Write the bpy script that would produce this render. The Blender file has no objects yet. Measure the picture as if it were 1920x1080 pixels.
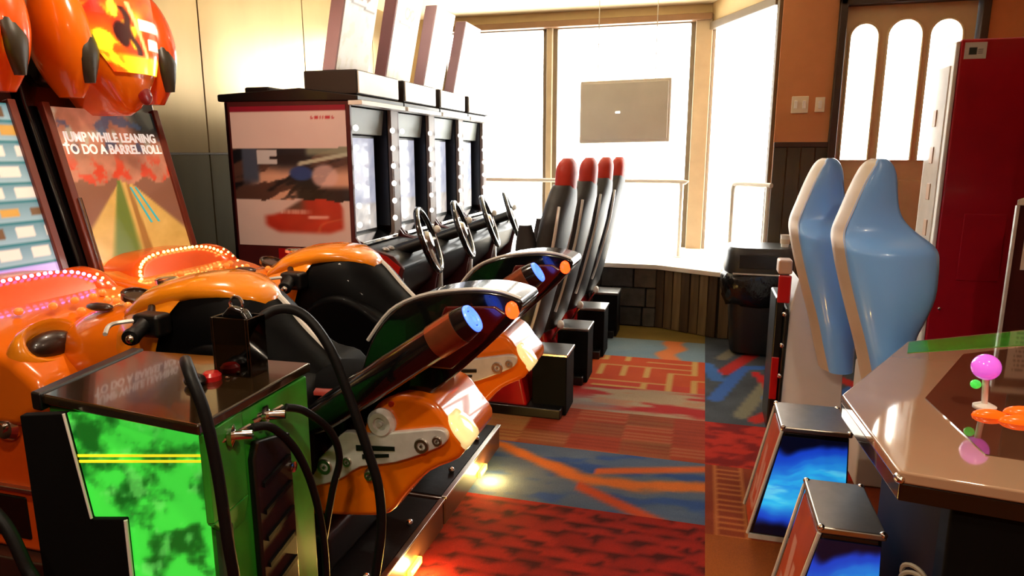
import bpy, math, random
from mathutils import Vector, Matrix, noise
random.seed(7)
scene = bpy.context.scene
C = scene.collection
R = math.radians

# ------------------------------------------------------------------ camera, sky, exposure
cam_d = bpy.data.cameras.new('camera'); cam = bpy.data.objects.new('camera', cam_d); C.objects.link(cam)
cam.location = (0, 0, 1.5); cam.rotation_euler = (R(90 - 11.223), 0, R(15.62))
cam_d.sensor_width = 36; cam_d.lens = 23.8125; cam_d.clip_start = 0.02
scene.camera = cam
world = bpy.data.worlds.new('daylight'); scene.world = world; world.use_nodes = True
bgn = world.node_tree.nodes['Background']
bgn.inputs[0].default_value = (1.0, 0.985, 0.95, 1); bgn.inputs[1].default_value = 13.0
scene.view_settings.view_transform = 'Standard'; scene.view_settings.look = 'None'
scene.view_settings.gamma = 1; scene.view_settings.use_curve_mapping = False
scene.view_settings.exposure = 0.0
CEIL = 2.9

# ------------------------------------------------------------------ colour + materials
def lin(c):
    return tuple(((v/255.0)/12.92 if v/255.0 <= .04045 else ((v/255.0+.055)/1.055)**2.4) for v in c[:3])
MATS = {}
def mat(name, col=(128,128,128), rough=.5, metal=0, emit=0, ecol=None, coat=0, var=0, vscale=8, bump=0, bscale=40, spec=.5, attr=False, stretch=None):
    if name in MATS: return MATS[name]
    m = bpy.data.materials.new(name); m.use_nodes = True; nt = m.node_tree; N = nt.nodes; Lk = nt.links
    b = N['Principled BSDF']
    b.inputs['Roughness'].default_value = rough; b.inputs['Metallic'].default_value = metal
    b.inputs['Coat Weight'].default_value = coat; b.inputs['Coat Roughness'].default_value = .04
    b.inputs['Specular IOR Level'].default_value = spec
    c = lin(col)
    tc = N.new('ShaderNodeTexCoord'); src = tc.outputs['Object']
    if stretch:
        mp = N.new('ShaderNodeMapping'); mp.inputs['Scale'].default_value = stretch; Lk.new(src, mp.inputs[0]); src = mp.outputs[0]
    colout = None
    if attr:
        a = N.new('ShaderNodeAttribute'); a.attribute_name = 'print'; colout = a.outputs['Color']
    if var:
        n = N.new('ShaderNodeTexNoise'); n.inputs['Scale'].default_value = vscale; n.inputs['Detail'].default_value = 4
        Lk.new(src, n.inputs['Vector'])
        mr = N.new('ShaderNodeMapRange'); mr.inputs[1].default_value = .25; mr.inputs[2].default_value = .75
        mr.inputs[3].default_value = 1-var; mr.inputs[4].default_value = 1+var; Lk.new(n.outputs[0], mr.inputs[0])
        mx = N.new('ShaderNodeVectorMath'); mx.operation = 'SCALE'
        if colout: Lk.new(colout, mx.inputs[0])
        else: mx.inputs[0].default_value = c
        Lk.new(mr.outputs[0], mx.inputs['Scale']); colout = mx.outputs[0]
    if colout: Lk.new(colout, b.inputs['Base Color'])
    else: b.inputs['Base Color'].default_value = (*c, 1)
    if bump:
        n2 = N.new('ShaderNodeTexNoise'); n2.inputs['Scale'].default_value = bscale; n2.inputs['Detail'].default_value = 3
        Lk.new(src, n2.inputs['Vector'])
        bp = N.new('ShaderNodeBump'); bp.inputs['Strength'].default_value = bump; bp.inputs['Distance'].default_value = .01
        Lk.new(n2.outputs[0], bp.inputs['Height']); Lk.new(bp.outputs[0], b.inputs['Normal'])
    if emit:
        b.inputs['Emission Strength'].default_value = emit
        if attr: Lk.new(colout, b.inputs['Emission Color'])
        else: b.inputs['Emission Color'].default_value = (*lin(ecol or col), 1)
    MATS[name] = m; return m
def glass_mat(name, tint=(255,255,255), gloss=.08, rough=.02):
    m = bpy.data.materials.new(name); m.use_nodes = True; nt = m.node_tree; N = nt.nodes; Lk = nt.links
    N.remove(N['Principled BSDF'])
    t = N.new('ShaderNodeBsdfTransparent'); t.inputs[0].default_value = (*lin(tint), 1)
    g = N.new('ShaderNodeBsdfGlossy'); g.inputs['Roughness'].default_value = rough
    x = N.new('ShaderNodeMixShader'); x.inputs[0].default_value = gloss
    Lk.new(t.outputs[0], x.inputs[1]); Lk.new(g.outputs[0], x.inputs[2]); Lk.new(x.outputs[0], N['Material Output'].inputs[0])
    MATS[name] = m; return m

orange = mat('orange_gloss_plastic', (235,112,8), .22, coat=.8, var=.06, vscale=5)
gold = mat('gold_gloss_plastic', (240,140,18), .2, coat=.9, var=.06, vscale=5)
red_o = mat('red_orange_plastic', (234,88,16), .25, coat=.7, var=.08)
redp = mat('red_plastic', (170,14,18), .3, coat=.5, var=.06)
black = mat('black_satin_plastic', (9,9,10), .38, coat=.1, var=.2)
blackg = mat('black_gloss_plastic', (7,7,9), .16, coat=.6, var=.2)
rubber = mat('black_rubber', (10,10,11), .5, var=.2, bump=.1, spec=.22)
steel = mat('brushed_steel', (186,180,172), .3, 1, var=.08, vscale=30)
chrome = mat('chrome', (225,222,218), .12, 1, var=.03)
alu = mat('cast_aluminium', (206,203,198), .36, .25, var=.12, vscale=25)
maroon = mat('maroon_laminate', (74,24,26), .4, var=.12)
dbrown = mat('dark_brown_laminate', (58,36,28), .32, coat=.3, var=.15)
white = mat('white_laminate', (214,206,200), .45, var=.04)
whitep = mat('white_plastic', (232,228,220), .4, var=.03)
bulbm = mat('lit_bulb', (250,246,238), .2, 0, emit=1.4, var=.02)
printm = mat('printed_sheet', rough=.4, attr=True, coat=.15)
screenm = mat('game_screen', rough=.15, attr=True, emit=.62, coat=.3)
backlit = mat('backlit_print', rough=.25, attr=True, emit=.95, coat=.4)
emitlow = mat('softly_emissive_print', rough=.25, attr=True, emit=.8, coat=.2)  # low emission added to the print colour of the stand and stool fronts
carpetm = mat('printed_carpet', rough=.95, attr=True, var=.22, vscale=260, bump=.5, bscale=420, spec=.15)
clear = glass_mat('window_glass', (252,253,252), .06)
smoked = glass_mat('smoked_acrylic', (110,110,108), .16, .05)

# ------------------------------------------------------------------ shape builders (return verts, faces)
def box(x0,x1,y0,y1,z0,z1):
    v = [(x,y,z) for z in (z0,z1) for y in (y0,y1) for x in (x0,x1)]
    return v, [(0,2,3,1),(4,5,7,6),(0,1,5,4),(2,6,7,3),(0,4,6,2),(1,3,7,5)]
def prism(poly, axis, a0, a1):
    n = len(poly); v = []
    for a in (a0, a1):
        for p, q in poly:
            v.append((p,a,q) if axis == 'y' else ((p,q,a) if axis == 'z' else (a,p,q)))
    f = [tuple(range(n))[::-1], tuple(range(n,2*n))]
    for i in range(n): j = (i+1) % n; f.append((i,j,n+j,n+i))
    return v, f
def loft(rings, cap=True):
    n = len(rings[0]); v = [p for r in rings for p in r]; f = []
    for k in range(len(rings)-1):
        for i in range(n):
            j = (i+1) % n; f.append((k*n+i, k*n+j, (k+1)*n+j, (k+1)*n+i))
    if cap:
        f.append(tuple(range(n))[::-1]); f.append(tuple(range((len(rings)-1)*n, len(rings)*n)))
    return v, f
def ring(c, u, w, a, b, e=2.0, n=20):
    c, u, w = Vector(c), Vector(u), Vector(w); out = []
    for i in range(n):
        t = 2*math.pi*i/n; ct, st = math.cos(t), math.sin(t)
        out.append(tuple(c + u*(a*math.copysign(abs(ct)**(2/e), ct)) + w*(b*math.copysign(abs(st)**(2/e), st))))
    return out
def tube(pts, r, n=10, closed=False):
    P = [Vector(p) for p in pts]; m = len(P); rs = r if isinstance(r, (list,tuple)) else [r]*m
    rings = []; prev = None
    for i in range(m):
        if closed: t = (P[(i+1)%m]-P[i-1])
        else: t = P[min(i+1,m-1)]-P[max(i-1,0)]
        t.normalize()
        if prev is None:
            a = Vector((0,0,1)) if abs(t.z) < .9 else Vector((1,0,0)); u = t.cross(a).normalized()
        else: u = (prev - t*prev.dot(t)).normalized()
        prev = u; rings.append(ring(P[i], u, t.cross(u), rs[i], rs[i], 2, n))
    v, f = loft(rings, not closed)
    if closed:
        k = m-1
        for i in range(n): j = (i+1) % n; f.append((k*n+i, k*n+j, j, i))
    return v, f
def lathe(prof, c, axis=(0,0,1), n=24):
    ax = Vector(axis).normalized(); a = Vector((0,0,1)) if abs(ax.z) < .9 else Vector((1,0,0))
    u = ax.cross(a).normalized(); w = ax.cross(u); c = Vector(c)
    return loft([ring(c + ax*h, u, w, max(r,1e-4), max(r,1e-4), 2, n) for r, h in prof])
def ell(c, rx, ry, rz, n=18, m=10):
    rings = []
    for k in range(m+1):
        t = -math.pi/2 + math.pi*k/m; s = max(math.cos(t), .01)
        rings.append(ring((c[0],c[1],c[2]+rz*math.sin(t)), (1,0,0), (0,1,0), rx*s, ry*s, 2, n))
    return loft(rings)
def torus(c, axis, R0, r, n=32, m=10):
    ax = Vector(axis).normalized(); a = Vector((0,0,1)) if abs(ax.z) < .9 else Vector((1,0,0))
    u = ax.cross(a).normalized(); w = ax.cross(u)
    return tube([Vector(c)+u*(R0*math.cos(2*math.pi*i/n))+w*(R0*math.sin(2*math.pi*i/n)) for i in range(n)], r, m, True)
def curve(pts, k=6):
    P = [Vector(p) for p in pts]; out = []
    for i in range(len(P)-1):
        p0, p1, p2, p3 = P[max(i-1,0)], P[i], P[i+1], P[min(i+2,len(P)-1)]
        for s in range(k):
            t = s/k
            out.append(.5*((2*p1)+(p2-p0)*t+(2*p0-5*p1+4*p2-p3)*t*t+(3*p1-p0-3*p2+p3)*t**3))
    out.append(P[-1]); return out
def rounded(poly, k=3):
    n = len(poly); out = []
    for i in range(n):
        p0,p1,p2,p3 = poly[i-1],poly[i],poly[(i+1)%n],poly[(i+2)%n]
        for q in range(k):
            t = q/k; out.append(tuple(.5*(2*b+(c-a)*t+(2*a-5*b+4*c-d)*t*t+(3*b-a-3*c+d)*t**3) for a,b,c,d in zip(p0,p1,p2,p3)))
    return out
def join(*parts):
    v, f = [], []
    for a, b in parts:
        o = len(v); v += list(a); f += [tuple(i+o for i in q) for q in b]
    return v, f

# ------------------------------------------------------------------ objects
W = {}
def obj(name, vf, m, parent=None, bevel=0, seg=2, sub=0, smooth=True, sharp=38, colors=None):
    v, f = vf
    lo = [min(p[i] for p in v) for i in range(3)]; hi = [max(p[i] for p in v) for i in range(3)]
    o0 = Vector(((lo[0]+hi[0])/2, (lo[1]+hi[1])/2, lo[2]))
    me = bpy.data.meshes.new(name); me.from_pydata([tuple(Vector(p)-o0) for p in v], [], f)
    import bmesh
    bm = bmesh.new(); bm.from_mesh(me); bmesh.ops.recalc_face_normals(bm, faces=bm.faces) if not colors else None; bm.to_mesh(me); bm.free()
    me.materials.append(m)
    if colors:
        a = me.color_attributes.new('print', 'FLOAT_COLOR', 'POINT')
        a.data.foreach_set('color', [x for c in colors for x in (*c, 1.0)])
    if smooth:
        me.polygons.foreach_set('use_smooth', [True]*len(me.polygons))
        if not bevel: me.set_sharp_from_angle(angle=R(sharp))
    o = bpy.data.objects.new(name, me); C.objects.link(o); W[o] = o0
    if parent: o.parent = parent; o.location = o0 - W[parent]
    else: o.location = o0
    if bevel:
        b = o.modifiers.new('bevel', 'BEVEL'); b.width = bevel; b.segments = seg; b.limit_method = 'ANGLE'; b.angle_limit = R(30); b.harden_normals = smooth
    if sub:
        s = o.modifiers.new('sub', 'SUBSURF'); s.levels = s.render_levels = sub
    return o
def tag(o, label, cat, group=None, kind=None):
    if label: o['label'] = label
    if cat: o['category'] = cat
    if group: o['group'] = group
    if kind: o['kind'] = kind
    return o
def thing(name, loc, label, cat, group=None):
    o = bpy.data.objects.new(name, None); C.objects.link(o); o.location = loc; W[o] = Vector(loc)
    o.empty_display_size = .1
    return tag(o, label, cat, group)
def struct(name, vf, m, label=None, **k):
    return tag(obj(name, vf, m, **k), label, None, None, 'structure')
def copy_tree(o, parent=None, loc=None, label=None):
    c = o.copy(); C.objects.link(c); c.parent = parent
    if loc is not None: c.location = loc
    if label: c['label'] = label
    for ch in list(o.children): copy_tree(ch, c)
    return c
def sheet(name, o, u, w, fn, nu, nv, m, parent=None, thick=.004, warp=None):
    """flat printed sheet with thickness: origin o, width vector u, height vector w; fn(s,t) -> sRGB"""
    o, u, w = Vector(o), Vector(u), Vector(w); nrm = u.cross(w).normalized()
    v, col, f = [], [], []
    for j in range(nv+1):
        for i in range(nu+1):
            s, t = i/nu, j/nv
            p = warp(s,t) if warp else o+u*s+w*t
            v.append(tuple(p)); col.append(lin(tuple(max(0,min(255,x)) for x in fn(s,t))))
    for j in range(nv):
        for i in range(nu):
            a = j*(nu+1)+i; f.append((a,a+1,a+nu+2,a+nu+1))
    # rim and back
    rim = [i for i in range(nu+1)] + [j*(nu+1)+nu for j in range(1,nv+1)] + [nv*(nu+1)+i for i in range(nu-1,-1,-1)] + [j*(nu+1) for j in range(nv-1,0,-1)]
    b0 = len(v)
    for k in rim: v.append(tuple(Vector(v[k])-nrm*thick)); col.append(col[k])
    n = len(rim)
    for k in range(n): q = (k+1) % n; f.append((rim[q],rim[k],b0+k,b0+q))
    if not warp: f.append(tuple(range(b0+n-1,b0-1,-1)))
    return obj(name, (v,f), m, parent, colors=col, smooth=False)
def text(name, body, size, m, parent, origin, u, w, depth=.002, squash=1.0):
    cu = bpy.data.curves.new('txt', 'FONT'); cu.body = body; cu.size = size; cu.extrude = depth/2; cu.align_x = 'CENTER'; cu.offset = size*.028
    t = bpy.data.objects.new('txt', cu); C.objects.link(t)
    dg = bpy.context.evaluated_depsgraph_get(); me = bpy.data.meshes.new_from_object(t.evaluated_get(dg))
    u, w = Vector(u).normalized(), Vector(w).normalized(); nrm = u.cross(w); o = Vector(origin)
    v = [tuple(o+u*(p.co.x*squash)+w*p.co.y+nrm*p.co.z) for p in me.vertices]; f = [tuple(p.vertices) for p in me.polygons]
    bpy.data.objects.remove(t); bpy.data.meshes.remove(me)
    return obj(name, (v,f), m, parent, smooth=False)
def nz(x, y, z=0): return noise.noise(Vector((x,y,z)))*.5+.5
def fbm(x, y, z=0, o=4): return noise.fractal(Vector((x,y,z)), 1.0, 2.0, o)*.5+.5
def mix(a, b, t): t = max(0,min(1,t)); return tuple(a[i]*(1-t)+b[i]*t for i in range(3))
def sm(a, b, x): t = max(0,min(1,(x-a)/(b-a))); return t*t*(3-2*t)

# ================================================================== SETTING
XL, XR, YB = -3.2, 2.6, -2.2
floor = struct('floor', box(XL, XR, YB, 7.1, -.1, -.006), mat('floor_underlay', (60,40,34), .9, var=.1))
def carpet(x0, x1, y0, y1, fn, res=.02):
    nu, nv = max(2,int((x1-x0)/res)), max(2,int((y1-y0)/res))
    sheet('carpet_panel', (x0,y0,0), (x1-x0,0,0), (0,y1-y0,0), lambda s,t: tuple(.88*q for q in fn(x0+s*(x1-x0), y0+t*(y1-y0))), nu, nv, carpetm, floor, thick=.005)
def c_scales(x, y):
    x += .10*(fbm(x*3,y*3,11)-.5); y += .09*(fbm(x*4+5,y*4,12)-.5)
    r = y/.085; row = math.floor(r); px = x/.16 + .5*(row % 2); fx = px-math.floor(px)-.5; fy = r-row
    d = fy - (.95-2.2*fx*fx)
    k = nz(math.floor(px)*3.1, row*2.7)
    c = mix((190,40,20),(130,18,12), k)
    return mix(c, (66,8,6), sm(-.3,.25,d)*.9 + .25*fbm(x*9,y*9))
def c_flame(x, y):
    n = fbm(x*2.2, y*5, 3); c = mix((70,92,124),(104,116,134), n)
    c = mix(c,(52,84,146), sm(.55,.72,fbm(x*3+9,y*8)))
    d = abs(y-(2.98+.10*math.sin(x*4.2)-.22*x*.6)+.06*(fbm(x*5,y*9,5)-.5))
    c = mix((222,116,40), c, sm(.02,.07,d))
    d = abs(y-(3.16+.32*x)); c = mix((214,100,44), c, sm(.015,.05,d) if x > -.42 else 1)
    d = abs(y-(2.72-.6*(x+.25))); c = mix((200,76,34), c, sm(.02,.06,d) if -.5 < x < .02 else 1)
    return c
def c_blocks(x, y):
    i, j = math.floor(x/.27+.3), math.floor((y-3.25)/.19); k = nz(i*5.3+.4, j*7.7+.2, 2)
    c = (158,62,36) if k < .5 else ((176,136,78) if k > .6 else (140,84,48))
    st = (y/.047) % 1
    c = mix(c, (188,148,92) if (i+j) % 3 == 0 else (122,44,28), .5 if st < .4 else 0)
    return mix(c, (196,72,40), .4*fbm(x*4,y*14))
def c_swirl(x, y):
    n = fbm(x*1.6+4, y*6); c = mix((178,42,40),(176,150,120), sm(.42,.56,n))
    c = mix(c,(140,140,136), sm(.05,.3,-x-.25)*sm(.3,.7,1-(y-3.81)/.45)*.8)
    return mix(c, (206,96,60), .35*sm(.5,.7,fbm(x*3,y*9,8)))
def c_maze(x, y):
    i, j = math.floor(x/.16), math.floor((y-4.26)/.117); fx, fy = x/.16-i, (y-4.26)/.117-j
    c = mix((190,64,28),(214,92,34), fbm(x*3,y*3)); k = nz(i*3.7+.5, j*4.3+.5)
    ln = fx < .16 if k > .5 else fy < .2
    if j == 0: c = mix(c,(196,60,48), .6)
    return (206,158,86) if ln else c
def c_greyblue(x, y):
    c = mix((112,136,150),(136,150,152), fbm(x*3,y*4))
    return mix((222,122,62), c, sm(.05,.1,abs(x+.17-.12*(y-5.2)+.03*math.sin(y*20))))
def c_olive(x, y): return mix((122,98,44),(150,122,60), fbm(x*3,y*5))
def c_strokes(x, y):
    c = mix((58,62,70),(82,88,94), fbm(x*4,y*4))
    for (ax,ay,bx,by,w,col) in ((.14,4.2,.34,4.9,.05,(58,100,176)),(.34,4.9,.5,4.95,.05,(58,100,176)),(.2,4.75,.42,5.25,.055,(190,40,34)),(.2,5.1,.3,5.35,.05,(122,112,92)),(.28,3.95,.48,4.6,.05,(128,122,100)),(.42,4.8,.5,4.45,.035,(200,34,34)),(.46,4.3,.7,4.4,.05,(70,118,180)),(.09,4.9,.16,4.6,.06,(66,110,176)),(.36,3.9,.5,4.1,.05,(196,40,28)),(.8,4.3,1.2,4.9,.06,(58,100,176)),(.9,4.9,1.4,4.2,.06,(190,40,34))):
        vx, vy = bx-ax, by-ay; t = max(0,min(1,((x-ax)*vx+(y-ay)*vy)/(vx*vx+vy*vy)))
        d = math.hypot(x-ax-vx*t, y-ay-vy*t); c = mix(col, c, sm(w*.7,w*1.1,d))
    return c
def c_redr(x, y): return mix((196,42,22),(128,18,12), sm(.4,.62,fbm(x*7,y*12)))
def c_ladder(x, y):
    c = mix((128,44,22),(150,66,26), fbm(x*3,y*3))
    if .11 < x < .26:
        if x < .13 or x > .24 or ((y/.05) % 1) < .25: c = mix(c,(196,120,54),.8)
    return c
def c_brown(x, y):
    c = mix((148,74,22),(174,92,28), fbm(x*2.5,y*2.5)); return mix(c,(206,132,52), sm(.06,.02,abs(x-.3-.5*(y-2.1)))*.7)
S = .08
carpet(XL, S, YB, 2.663, c_scales, .022)
carpet(XL, S, 2.663, 3.246, c_flame); carpet(XL, S, 3.246, 3.809, c_blocks); carpet(XL, S, 3.809, 4.262, c_swirl)
carpet(XL, S, 4.262, 4.958, c_maze); carpet(XL, S, 4.958, 5.48, c_greyblue); carpet(XL, S, 5.48, 5.9, c_olive, .04)
carpet(S, XR, YB, 2.60, c_brown, .03); carpet(S, XR, 2.60, 3.246, c_ladder, .015); carpet(S, XR, 3.246, 3.809, c_redr, .025)
carpet(S, XR, 3.809, 5.9, c_strokes, .025)

ceiling = struct('ceiling', box(XL-.15, XR+.15, YB-.1, 7.25, CEIL, CEIL+.1), mat('cream_ceiling', (232,214,176), .8, var=.03, bump=.1, bscale=90))
# left wall: metal panels on a backing
wl = struct('wall_left', box(XL-.12, XL, YB, 7.25, 0, CEIL), mat('wall_backing', (60,52,40), .8, var=.1))
metalp = mat('warm_satin_metal_panel', (196,172,130), .3, .8, var=.10, vscale=3, stretch=(1,1,.3), bump=.06, bscale=5)
metal_reflect = mat('dark_reflection_metal_panel', (118,108,84), .36, .75, var=.14, vscale=3, stretch=(1,1,.3))  # lower panels: reflection of dark things put into the metal colour
y = YB
while y < 7.05:
    y1 = min(y+1.22, 7.09)
    obj('wall_panel', box(XL, XL+.012, y+.004, y1-.004, 1.506, CEIL), metalp, wl, bevel=.003, seg=1)
    obj('wall_panel', box(XL, XL+.012, y+.004, y1-.004, .1, 1.494), metal_reflect, wl, bevel=.003, seg=1)
    y = y1
obj('seam_strip', box(XL, XL+.014, YB, 7.09, 1.494, 1.506), steel, wl)
struct('baseboard_left', box(XL+.001, XL+.02, YB, 5.9, 0, .1), black)
struct('wall_front', box(XL, XR, YB-.12, YB, 0, CEIL), mat('tan_wall_paint', (150,112,76), .8, var=.06))
orangew = mat('orange_brown_wall_paint', (192,124,74), .6, var=.06, bump=.1)
struct('wall_right', box(XR, XR+.12, YB, 6.07, 0, CEIL), orangew)

# back wall with the big window bay
frame_m = mat('tan_window_frame', (166,146,116), .5, var=.08)
dark_f = mat('bronze_window_frame', (112,96,74), .45, var=.1)
wb = struct('wall_back', join(box(XL, -2.75, 7.1, 7.25, 0, CEIL), box(-2.75, 0.0, 7.1, 7.25, 2.80, CEIL), box(-2.75, 0.0, 7.1, 7.25, 0, .5)), mat('cream_header_paint', (206,180,132), .7, var=.05))
def window(n, a, b, z0, z1, fw=.05, mull=0):
    """glazed window between floor points a and b (frame + pane)"""
    a, b = Vector((*a,0)), Vector((*b,0)); d = (b-a).normalized(); nn = Vector((-d.y,d.x,0)); L = (b-a).length
    def bar(s0,s1,h0,h1,t=.06):
        p = [a+d*s0-nn*t/2, a+d*s1-nn*t/2, a+d*s1+nn*t/2, a+d*s0+nn*t/2]
        return prism([(q.x,q.y) for q in p], 'z', h0, h1)
    w = struct('window_%d' % n, join(bar(0,fw,z0,z1), bar(L-fw,L,z0,z1), bar(fw,L-fw,z0,z0+.05), bar(fw,L-fw,z1-.07,z1,.09)), dark_f, bevel=.006)
    obj('pane', bar(fw,L-fw,z0+.05,z1-.07,.006), clear, w, smooth=False)
    return w
window(1, (-2.75,7.12), (-1.60,7.12), .5, 2.80)
window(2, (-1.55,7.12), (-.14,7.12), .5, 2.80)
window(3, (.0,7.08), (.53,6.0), .5, 2.72, .04)
struct('trim_1', box(-1.605,-1.545,7.04,7.2,.5,2.80), frame_m, 'slim tan mullion between the two big windows', bevel=.008)
struct('trim_2', box(-.145,.01,7.02,7.2,.5,2.80), frame_m, 'wide tan post at the corner of the window bay', bevel=.01)
struct('trim_3', box(-2.75,0,6.98,7.1,2.74,2.80), mat('brown_header_trim', (120,84,48), .5, var=.1), 'brown header trim above the windows', bevel=.008)
# header over the angled window
hp = [(.0,7.25),(.0,7.06),(.53,5.96),(.62,5.96),(.62,6.07),(.12,7.25)]
struct('wall_bay_header', prism(hp, 'z', 2.72, CEIL), MATS['cream_header_paint'])
# low wall with stone facing and white ledge
lw = struct('wall_bay_low', prism([(XL,5.94),(-.34,5.94),(.17,5.69),(.52,5.69),(.52,5.97),(.0,7.1),(XL,7.1)], 'z', 0, .52), mat('stone_backing', (38,35,32), .9, var=.2))
stone_m = [mat('dark_stone_%s' % n, c, .7, var=.35, vscale=14, bump=.6, bscale=30) for n, c in (('grey',(74,72,66)),('brown',(82,72,58)),('slate',(60,60,58)))]
for r in range(3):
    x = XL + (.0 if r % 2 else -.14)
    while x < -.36:
        x1 = x + random.uniform(.26,.36); xa, xb = max(x,XL), min(x1,-.345)
        if xb-xa > .05: obj('stone_block', box(xa+.005, xb-.005, 5.905-random.uniform(0,.014), 5.945, r*.173+.004, r*.173+.169), random.choice(stone_m), lw, bevel=.008, seg=1)
        x = x1
board_m = [mat('weathered_board_%s' % n, c, .6, var=.3, vscale=6, stretch=(6,6,.5)) for n, c in (('dark',(70,54,36)),('mid',(96,76,50)),('light',(116,96,66)))]
dv = Vector((.51,-.25,0)); L = dv.length; dv.normalize(); nv_ = Vector((dv.y,-dv.x,0))
nb = 7
for i in range(nb):
    a = Vector((-.34,5.94,0))+dv*(L*i/nb+.004); b = Vector((-.34,5.94,0))+dv*(L*(i+1)/nb-.004); t = .03+random.uniform(0,.012)
    obj('board', prism([(a.x,a.y),(b.x,b.y),(b.x+nv_.x*t,b.y+nv_.y*t),(a.x+nv_.x*t,a.y+nv_.y*t)], 'z', .004, .52), board_m[i % 3], lw, bevel=.004, seg=1)
for i in range(4):
    obj('board', box(.175+i*.086, .175+i*.086+.08, 5.66, 5.69, .004, .52), board_m[(i+1) % 3], lw, bevel=.004, seg=1)
struct('trim_4', prism([(XL,5.88),(-.35,5.88),(.15,5.64),(.53,5.64),(.53,5.98),(.0,7.1),(XL,7.1)], 'z', .52, .56), mat('white_ledge_paint', (236,230,216), .5, var=.03), 'white painted window ledge over the stone wall', bevel=.006)

# wall with pillar and arched door
pil = struct('wall_pillar', box(.53, .95, 5.96, 6.1, 0, CEIL), orangew)
wains = mat('dark_olive_wainscot', (66,54,36), .45, var=.2, stretch=(5,5,.6))
for i in range(4): obj('board', box(.532+i*.1045, .532+i*.1045+.1, 5.945, 5.962, .1, 1.55), wains, pil, bevel=.004, seg=1)
obj('rail_cap', box(.53,.95,5.935,5.962,1.55,1.59), dbrown, pil, bevel=.005)
struct('wall_door_side', join(box(1.92, XR, 5.96, 6.1, 0, CEIL), box(.95, 1.92, 5.96, 6.1, 2.62, CEIL)), orangew)
struct('trim_5', join(box(.93,.985,5.9,6.1,0,2.66), box(1.875,1.93,5.9,6.1,0,2.66), box(.93,1.93,5.9,6.1,2.60,2.66)), mat('dark_door_frame', (52,36,26), .5, var=.15), 'dark wooden frame around the arched door', bevel=.008)
# door with three arched lights
door_m = mat('khaki_door_paint', (196,172,126), .5, var=.08)
def arch_pts(xc, hw, z0, zs, n=14):
    return [(xc+hw, z0)] + [(xc+hw*math.cos(math.pi*i/n), zs+hw*1.05*math.sin(math.pi*i/n)) for i in range(n+1)] + [(xc-hw, z0)]
Ad = [(1.13,.10),(1.41,.118),(1.685,.108)]; Z0, ZS = 1.45, 2.37
dv_, df_ = [], []
def door_leaf():
    parts = []
    X0, X1, y0, y1 = .99, 1.87, 5.99, 6.04
    parts.append(box(X0,X1,y0,y1,.02,Z0))
    edges = [X0]
    for xc, hw in Ad: edges += [xc-hw, xc+hw]
    edges.append(X1)
    for i in range(0,8,2): parts.append(box(edges[i],edges[i+1],y0,y1,Z0,ZS))
    # head piece cut in arches
    for k, (xc,hw) in enumerate(Ad):
        xl = edges[2*k] if k == 0 else (Ad[k-1][0]+Ad[k-1][1]+xc-hw)/2
        xr = edges[-1] if k == 2 else (xc+hw+Ad[k+1][0]-Ad[k+1][1])/2
        n = 14; top = 2.6
        for i in range(n):
            t0, t1 = math.pi*(1-i/n), math.pi*(1-(i+1)/n)
            xa, xb = xc+hw*math.cos(t0), xc+hw*math.cos(t1)
            parts.append(prism([(xa,ZS+hw*1.05*math.sin(t0)),(xb,ZS+hw*1.05*math.sin(t1)),(xb,top),(xa,top)],'y',y0,y1))
        parts.append(box(xl,xc-hw,y0,y1,ZS,top)); parts.append(box(xc+hw,xr,y0,y1,ZS,top))
    return join(*parts)
door = struct('door_1', door_leaf(), door_m, 'khaki door with three tall arched panes', smooth=False)
for xc, hw in Ad:
    obj('pane', prism(arch_pts(xc,hw,Z0,ZS),'y',6.01,6.016), clear, door, smooth=False)
    obj('pane_moulding', tube([(p[0],5.985,p[1]) for p in arch_pts(xc,hw+.004,Z0,ZS)], .01, 6, True), door_m, door)
for x0, x1 in ((1.05,1.39),(1.47,1.81)):
    obj('door_panel', box(x0,x1,5.975,5.992,.25,1.3), door_m, door, bevel=.012)
obj('door_handle', join(lathe([(.0,0),(.028,0),(.028,.01),(.012,.014),(.012,.05),(.03,.055),(.032,.08),(.0,.09)], (1.05,5.99,1.05), (0,-1,0)), ), mat('brass', (190,150,80), .25, 1, var=.05), door)
for (x0,x1,z0,z1,lab) in ((.64,.765,1.815,1.945,'wide cream double switch plate on the orange pillar'),(.815,.885,1.82,1.935,'narrow cream switch plate nearest the door frame')):
    s = thing('switch_plate', ((x0+x1)/2,5.96,z0), lab, 'light switch', 'switch plates on the pillar')
    obj('plate', box(x0,x1,5.948,5.96,z0,z1), mat('cream_plastic',(228,214,184),.4,var=.03), s, bevel=.004)
    nn = 2 if x1-x0 > .1 else 1
    for k in range(nn):
        xc = x0+(x1-x0)*(k+.5)/nn
        obj('toggle', box(xc-.012,xc+.012,5.938,5.948,(z0+z1)/2-.03,(z0+z1)/2+.03), whitep, s, bevel=.003)

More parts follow.
